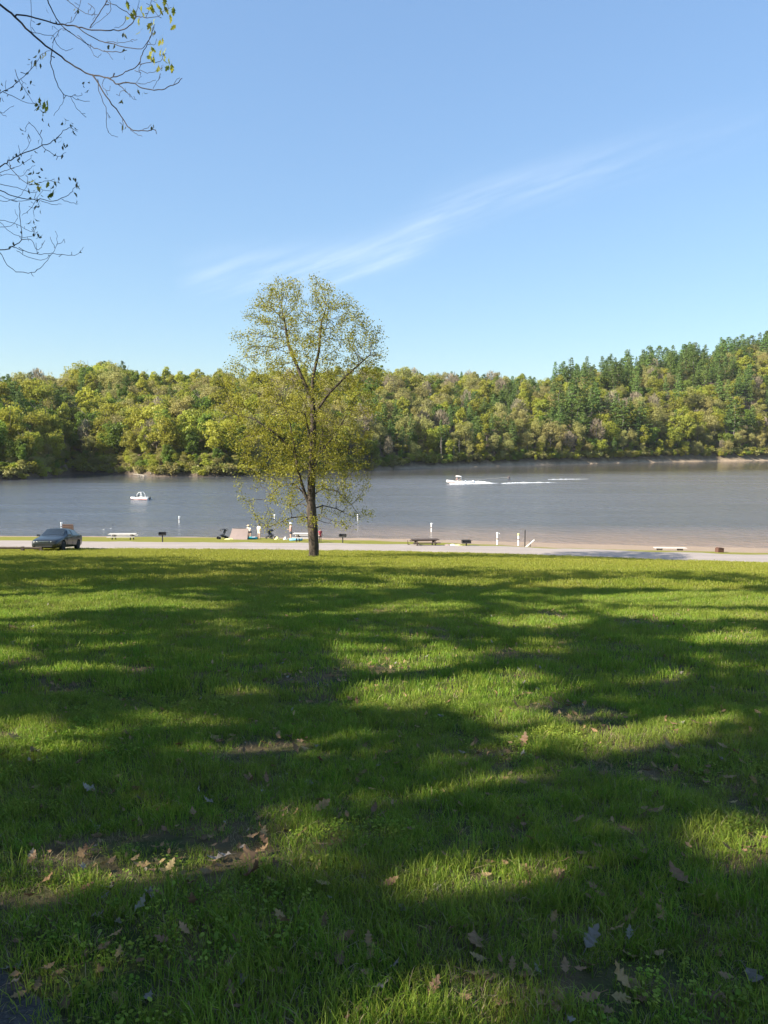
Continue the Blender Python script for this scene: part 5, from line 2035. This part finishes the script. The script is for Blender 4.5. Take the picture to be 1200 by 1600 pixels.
stroller(gp(347.5, 842.5), R(-60), M['black'], 'black folding stroller beside the yellow towels and beige windbreak')
stroller(gp(423.5, 842), R(55), M['black'], 'black folding stroller beside the person in a cream shirt')

# beige windbreak tent
g = gp(373, 843)
tn = empty('beach_tent', g, R(0), 'beige canvas windbreak tent between the stroller and the leaning person', 'tent')
Hh, wx = 1.0, .86
sh = MB()
n_ = 9
for i, (x0, x1) in enumerate(((-wx, wx),)):
    vs, fs = [], []
    for k in range(n_):
        f = k / (n_ - 1)
        zz = Hh * f
        yy = .75 * f + .05 * math.sin(f * 3.1)
        for q in range(n_):
            u = q / (n_ - 1)
            lean = .22 * f * (1 - u)
            vs.append((x0 + (x1 - x0) * u + lean, -.45 + yy - .03 * math.sin(u * 3.14), zz - .03 * math.sin(u * math.pi) * f))
    fs = [(k * n_ + q, k * n_ + q + 1, (k + 1) * n_ + q + 1, (k + 1) * n_ + q) for k in range(n_ - 1) for q in range(n_ - 1)]
    b2 = len(vs)
    vs2 = [(x, y + .012, z - .004) for x, y, z in vs]
    sh.add(vs + vs2, fs + [tuple(b2 + i2 for i2 in f[::-1]) for f in fs])
sh.build('canvas', M['beige'], tn, smooth=True)
bk = MB()
bk.add([(-wx + .22, .30, Hh), (wx, .30, Hh), (wx - .05, .85, 0), (-wx + .25, .85, 0), (-wx + .22, .315, Hh - .02), (wx, .315, Hh - .02), (wx - .05, .835, 0), (-wx + .25, .835, 0)],
       [(0, 1, 2, 3), (7, 6, 5, 4), (0, 4, 5, 1), (1, 5, 6, 2), (2, 6, 7, 3), (3, 7, 4, 0)])
bk.build('back_panel', M['beige'], tn)
for x in (-wx + .22, wx):
    MB().tube([(x, .29, -.1), (x, .31, Hh + .03)], .018, 6).build('pole', M['galv'], tn)


def raft(loc, rz, L, W, m_, label, kind):
    o = empty(kind, loc, rz, label, 'raft')
    ring = [(math.cos(a) * (L / 2 - .1), math.sin(a) * (W / 2 - .1), .12) for a in [k * 2 * math.pi / 24 for k in range(24)]]
    mb = MB()
    mb.tube(ring + [ring[0]], .11, 8, False)
    mb.build('rim', m_, o, smooth=True)
    fl = MB().lathe([(.01, .05), (.9, .05), (.9, .09), (.01, .09)], 20)
    f_ = fl.build('floor', m_, o)
    f_.scale = (L / 2 - .1, W / 2 - .1, 1)
    MB().box((L * .2, 0, .17), (.28, W * .6, .12)).build('cushion', M['white'], o)


raft(gp(392, 843), 0, 1.25, .8, M['teal'], 'turquoise inflatable raft on the grass at the feet of the leaning person', 'inflatable_raft')
raft(gp(462.5, 845), R(10), 1.2, .7, M['blue'], 'light blue inflatable raft beside the grey picnic table', 'inflatable_raft')


def lump(name, loc, s, m_, label, cat, seed):
    r = np.random.default_rng(seed)
    n = 14
    vs = []
    for i in range(n):
        for k in range(n):
            u, v = i / (n - 1) * 2 - 1, k / (n - 1) * 2 - 1
            h = max(0, 1 - (u * u + v * v) * .8) * (0.5 + 0.8 * float(vnoise(u * 2.5 + seed, v * 2.5)))
            vs.append((u * s[0] * (1 + .15 * math.sin(v * 4 + seed)), v * s[1] * (1 + .12 * math.cos(u * 5)), h * s[2]))
    fs = [(i * n + k, (i + 1) * n + k, (i + 1) * n + k + 1, i * n + k + 1) for i in range(n - 1) for k in range(n - 1)]
    b2 = len(vs)
    vs += [(x, y, -.05) for x, y, z in vs[:b2]]
    fs += [tuple(b2 + q for q in f[::-1]) for f in fs]
    tag(MB().add(vs, fs).build(name, m_, loc=loc, smooth=True), label, cat)


lump('beach_towel', gp(359, 843), (.42, .3, .16), M['yellow'], 'crumpled yellow towel beside the black stroller and windbreak', 'towel', 2)
lump('beach_towel', gp(366, 842.5), (.34, .3, .2), M['offwhite'], 'crumpled cream towel in front of the windbreak', 'towel', 3)
lump('beach_bag', gp(433, 843), (.24, .2, .3), M['yellow'], 'yellow beach bag next to the stroller beyond the cream-shirted person', 'bag', 4)
lump('beach_bag', gp(446, 843.5), (.22, .18, .3), M['offwhite'], 'cream beach bag beside the person in pink', 'bag', 5)
lump('beach_towel', gp(707, 852.8), (.32, .3, .14), M['offwhite'], 'cream towel on the sand beside the box grill', 'towel', 6)
lump('beach_towel', gp(716, 853), (.30, .3, .12), M['yellow'], 'pale yellow towel on the sand beside the box grill', 'towel', 7)
lump('sand_heap', gp(700, 852.8), (.35, .3, .12), M['beige'], 'small brown sand heap beside the cream towel on the beach', 'sand heap', 8)
o = empty('cool_box', gp(400.5, 842.5), R(8), 'small dark cool box beside the turquoise raft', 'cool box')
MB().box((0, 0, .13), (.34, .26, .26)).build('tub', M['black'], o)
MB().box((0, 0, .285), (.36, .28, .05)).build('lid', M['beige'], o)
MB().tube([(-.16, 0, .28), (-.1, 0, .40), (.1, 0, .40), (.16, 0, .28)], .012, 5).build('handle', M['black'], o)


# ------------------------------------------------------------------ boats
def hull(L, B, Hh, stripe, parent, deck_m):
    """bow towards -X; loft of V sections"""
    secs, top = [], []
    for k in range(12):
        f = k / 11
        x = -L / 2 + L * f
        w = B / 2 * min(1, (f * 1.9 + .02)) ** .55
        sheer = Hh * (1.18 - .22 * f)
        keel = -.28 + .42 * max(0, 1 - f * 2.4) ** 1.5
        secs.append([(x, 0, keel), (x, w * .78, keel * .3 + .05 + .10 * (1 - min(1, f * 2))), (x, w, sheer * .55), (x, w * .98, sheer), (x, w * .8, sheer + .03), (x, 0, sheer + .05),
                     (x, -w * .8, sheer + .03), (x, -w * .98, sheer), (x, -w, sheer * .55), (x, -w * .78, keel * .3 + .05 + .10 * (1 - min(1, f * 2)))])
    MB().add(*loft(secs)).build('hull', deck_m, parent, smooth=False)
    st = MB()
    for s in (-1, 1):
        pts = [(secs[k][2][0], s * (abs(secs[k][2][1]) + .004), secs[k][2][2] * .8) for k in range(12)]
        st.tube(pts, .05, 4)
    st.build('stripe', stripe, parent)


# small pleasure boat lying still
o = empty('pleasure_boat', wp(219, 781), R(8), 'small white boat with a pink-red stripe and curved white tower', 'boat')
o.rotation_euler = (0, 0, R(-14))
hull(3.9, 1.6, .42, M['red'], o, M['white'])
arch = MB()
for y in (-.62, .62):
    arch.tube([(-.35 + .1, y, .45), (-.28, y * .95, 1.0), (.0, y * .85, 1.42), (.42, y * .8, 1.5)], .05, 6)
    arch.tube([(.75, y, .45), (.72, y * .9, 1.0), (.42, y * .8, 1.5)], .045, 6)
for x, z in ((.0, 1.42), (.42, 1.5)):
    arch.tube([(x, -.53, z), (x, .53, z)], .05, 6)
arch.build('tower', M['white'], o)
ws = MB()
ws.add(*loft([[(-.72, y, .46), (-.48, y * .95, .82), (-.46, y * .95, .82), (-.70, y, .46)] for y in (-.62, -.3, .3, .62)]))
ws.build('windshield', M['glass'], o)
MB().box((.15, 0, .5), (.5, 1.0, .2)).build('seat', M['offwhite'], o)
MB().box((1.2, 0, .5), (.5, 1.2, .16)).build('sun_pad', M['offwhite'], o)
mt = MB().box((2.0, 0, .35), (.35, .4, .5), taper=.8)
mt.build('engine', M['black'], o)

# speedboat under way, bow to the left
b_ = wp(712, 755.5)
o = empty('speedboat', b_, 0, 'white speedboat with canopy racing across the lake towing a rider', 'boat')
o.rotation_euler = (0, R(5), R(3))
hull(5.0, 2.1, .62, M['red'], o, M['white'])
ws = MB()
ws.add(*loft([[(-.75, y, .66), (-.4, y * .92, 1.10), (-.37, y * .92, 1.10), (-.72, y, .66)] for y in (-.8, -.4, .4, .8)]))
ws.build('windshield', M['glass'], o)
cn = MB()
for s in range(1):
    secs = []
    for k in range(6):
        f = k / 5
        secs.append([(-.2 + 1.6 * f, y, 2.05 + .10 * math.sin(f * 3.14) - .25 * (y / .85) ** 2) for y in (-.85, -.45, 0, .45, .85)] + [(-.2 + 1.6 * f, y, 2.02 + .10 * math.sin(f * 3.14) - .25 * (y / .85) ** 2) for y in (.85, .45, 0, -.45, -.85)])
    cn.add(*loft(secs))
cn.build('canopy', M['offwhite'], o, smooth=True)
fr = MB()
for y in (-.82, .82):
    for x in (-.1, 1.3):
        fr.tube([(.5, y, .7), (x, y, 1.82)], .03, 5)
fr.build('canopy_frame', M['galv'], o)
MB().box((.35, -.35, .72), (.5, .5, .35)).build('seat', M['offwhite'], o)
MB().box((1.5, 0, .72), (.6, 1.7, .3)).build('rear_seat', M['offwhite'], o)
MB().box((2.6, 0, .45), (.4, .5, .7), taper=.7).build('engine', M['black'], o)
sit = dict(pel=(0, .02, .53), hiL=(.06, -.02, .51), knL=(.08, -.23, .53), anL=(.08, -.25, .31), toL=(.09, -.33, .28), hiR=(-.06, -.02, .51), knR=(-.08, -.23, .53), anR=(-.08, -.25, .31), toR=(-.09, -.33, .28),
           elL=(.16, -.06, .66), wrL=(.1, -.2, .66), haL=(.08, -.24, .67), elR=(-.16, -.06, .66), wrR=(-.1, -.2, .66), haR=(-.08, -.24, .67))
person(b_ + Vector((.35, -.35, .05)), R(-90), 1.72, 'person in a pink shirt sitting at the wheel of the speedboat', sit, 'pink', 'navy')
person(b_ + Vector((1.45, .35, .0)), R(-90), 1.72, 'person in white sitting in the back of the speedboat', sit, 'white', 'navy')


def wake(pts, w0, w1, h, label, seed):
    """a ridge of churned water along a line"""
    r = np.random.default_rng(seed)
    n = len(pts)
    K = 60
    line = []
    for k in range(K):
        f = k / (K - 1) * (n - 1)
        i = min(n - 2, int(f))
        line.append(pts[i].lerp(pts[i + 1], f - i))
    ks = 11
    vs = []
    for k, c in enumerate(line):
        f = k / (K - 1)
        env = math.sin(math.pi * min(1, .06 + f * 1.0)) ** .6
        w = (w0 + (w1 - w0) * f) * (.75 + .4 * float(vnoise(k * .45 + seed, 3))) * min(1, (1 - f) * 2.2 + .08)
        for q in range(ks):
            u = q / (ks - 1) * 2 - 1
            hh = h * env * (1 - u * u) * (.25 + 1.3 * float(fbm(k * .6 + seed * 3, u * 1.5 + 9, 2)) ** 1.6) * (1 - .6 * f)
            vs.append((c.x, c.y + u * w * .5, WATER_Z + hh - .03 + .02))
    fs = [(k * ks + q, (k + 1) * ks + q, (k + 1) * ks + q + 1, k * ks + q + 1) for k in range(K - 1) for q in range(ks - 1)]
    o = MB().add(vs, fs).build('wake_foam', M['foam'], smooth=True)
    return tag(o, label, 'wake', kind='stuff')


wake([wp(702, 756.5), wp(735, 755.8), wp(786, 754.9)], 2.4, 3.0, .5, 'white churned wake trailing behind the speedboat', 4)
wake([wp(714, 753.6), wp(745, 753), wp(772, 754.2)], 1.0, 1.1, .6, 'white spray thrown up beside the speedboat', 9)
wake([wp(783, 755.6), wp(812, 754.6), wp(878, 753.6)], 1.4, 1.5, .35, 'white wake trailing behind the wakeboard rider', 14)
wake([wp(856, 749.2), wp(890, 748.8), wp(926, 748.4)], .9, 1.0, .16, 'thin white line of old foam beyond the rider', 19)
# rider on a board
b2 = wp(795, 754.6)
ride = dict(pel=(0.06, 0, .46), bel=(.075, -.03, .55), che=(.06, -.06, .66), nb=(.04, -.08, .75), nk=(.03, -.085, .785), hd=(.02, -.09, .84), tp=(.015, -.09, .89),
            shL=(.06, .02, .725), elL=(-.06, -.02, .66), wrL=(-.17, -.06, .66), haL=(-.21, -.07, .66), shR=(.0, -.17, .72), elR=(-.1, -.13, .65), wrR=(-.18, -.09, .66), haR=(-.215, -.08, .665),
            hiL=(.12, 0, .43), knL=(.16, -.07, .25), anL=(.17, .01, .045), toL=(.17, -.085, .02), hiR=(0.0, 0, .43), knR=(-.09, -.07, .25), anR=(-.13, .01, .045), toR=(-.13, -.085, .02))
ra = person(b2 + Vector((0, .1, .40)), 0, 1.72, 'wakeboard rider in a black wetsuit leaning back behind the speedboat', ride, 'navy', 'navy', trousers=True)
bd = empty('wakeboard', b2 + Vector((0, .05, .36)), 0, 'short dark wakeboard under the rider on the lake', 'wakeboard')
MB().add(*loft([[(x, w, z), (x, w, z + .03), (x, -w, z + .03), (x, -w, z)] for x, w, z in ((-.72, .08, .16), (-.62, .16, .09), (-.4, .21, .02), (0, .22, 0), (.4, .21, .02), (.62, .16, .09), (.72, .08, .16))])).build('deck', M['navy'], bd)
for x in (-.22, .28):
    MB().box((x, -.03, .05), (.14, .28, .05)).build('binding', M['black'], bd)
tow = MB().tube([b_ + Vector((2.4, 0, 1.2)), b_.lerp(b2, .5) + Vector((0, .05, 1.05)), b2 + Vector((-.37, 0, 1.54))], .012, 4)
tag(tow.build('tow_rope', M['offwhite']), 'thin pale tow rope from the speedboat to the rider', 'rope')

# water birds
for px, py, k in ((162, 828, 0), (173, 826.5, 1), (176, 820.5, 2)):
    b3 = wp(px, py)
    o = empty('water_bird', b3, R(40 * k), ['small white bird floating on the lake beyond the pale-topped table', 'small white bird floating beside a dark duck on the lake', 'small dark duck floating on the lake beyond the picnic table'][k], 'bird')
    o.scale = (0.5, 0.5, 0.5)
    mb = MB().add(*loft([[(x, r * math.cos(a), .06 + z + r * .8 * math.sin(a)) for a in [q * math.pi / 4 for q in range(8)]] for x, r, z in
                        ((-.24, .01, .07), (-.16, .06, .03), (-.05, .10, .01), (.06, .10, .01), (.13, .07, .03), (.16, .04, .10), (.17, .035, .18), (.19, .045, .22), (.23, .03, .22), (.25, .015, .21))]))
    mb.build('body', M['white'] if k < 2 else M['navy'], o, smooth=True)
    MB().tube([(.25, 0, .28), (.31, 0, .27)], [.014, .004], 5).build('beak', M['yellow'], o)

# ------------------------------------------------------------------ the thin spring haze over the lake valley
m = mat_new('valley_haze')
t = NT(m)
pv = t.new('ShaderNodeVolumePrincipled')
pv.inputs['Color'].default_value = (0.93, 0.96, 1.0, 1)
pv.inputs['Density'].default_value = 0.00006
pv.inputs['Anisotropy'].default_value = 0.2
ho = t.new('ShaderNodeOutputMaterial')
t.l.new(pv.outputs[0], ho.inputs['Volume'])
hz_ = MB().box((0, 700, 60), (2600, 2200, 170)).build('haze', m)
tag(hz_, 'thin pale air between the lawn and the far hills', 'haze', kind='stuff')
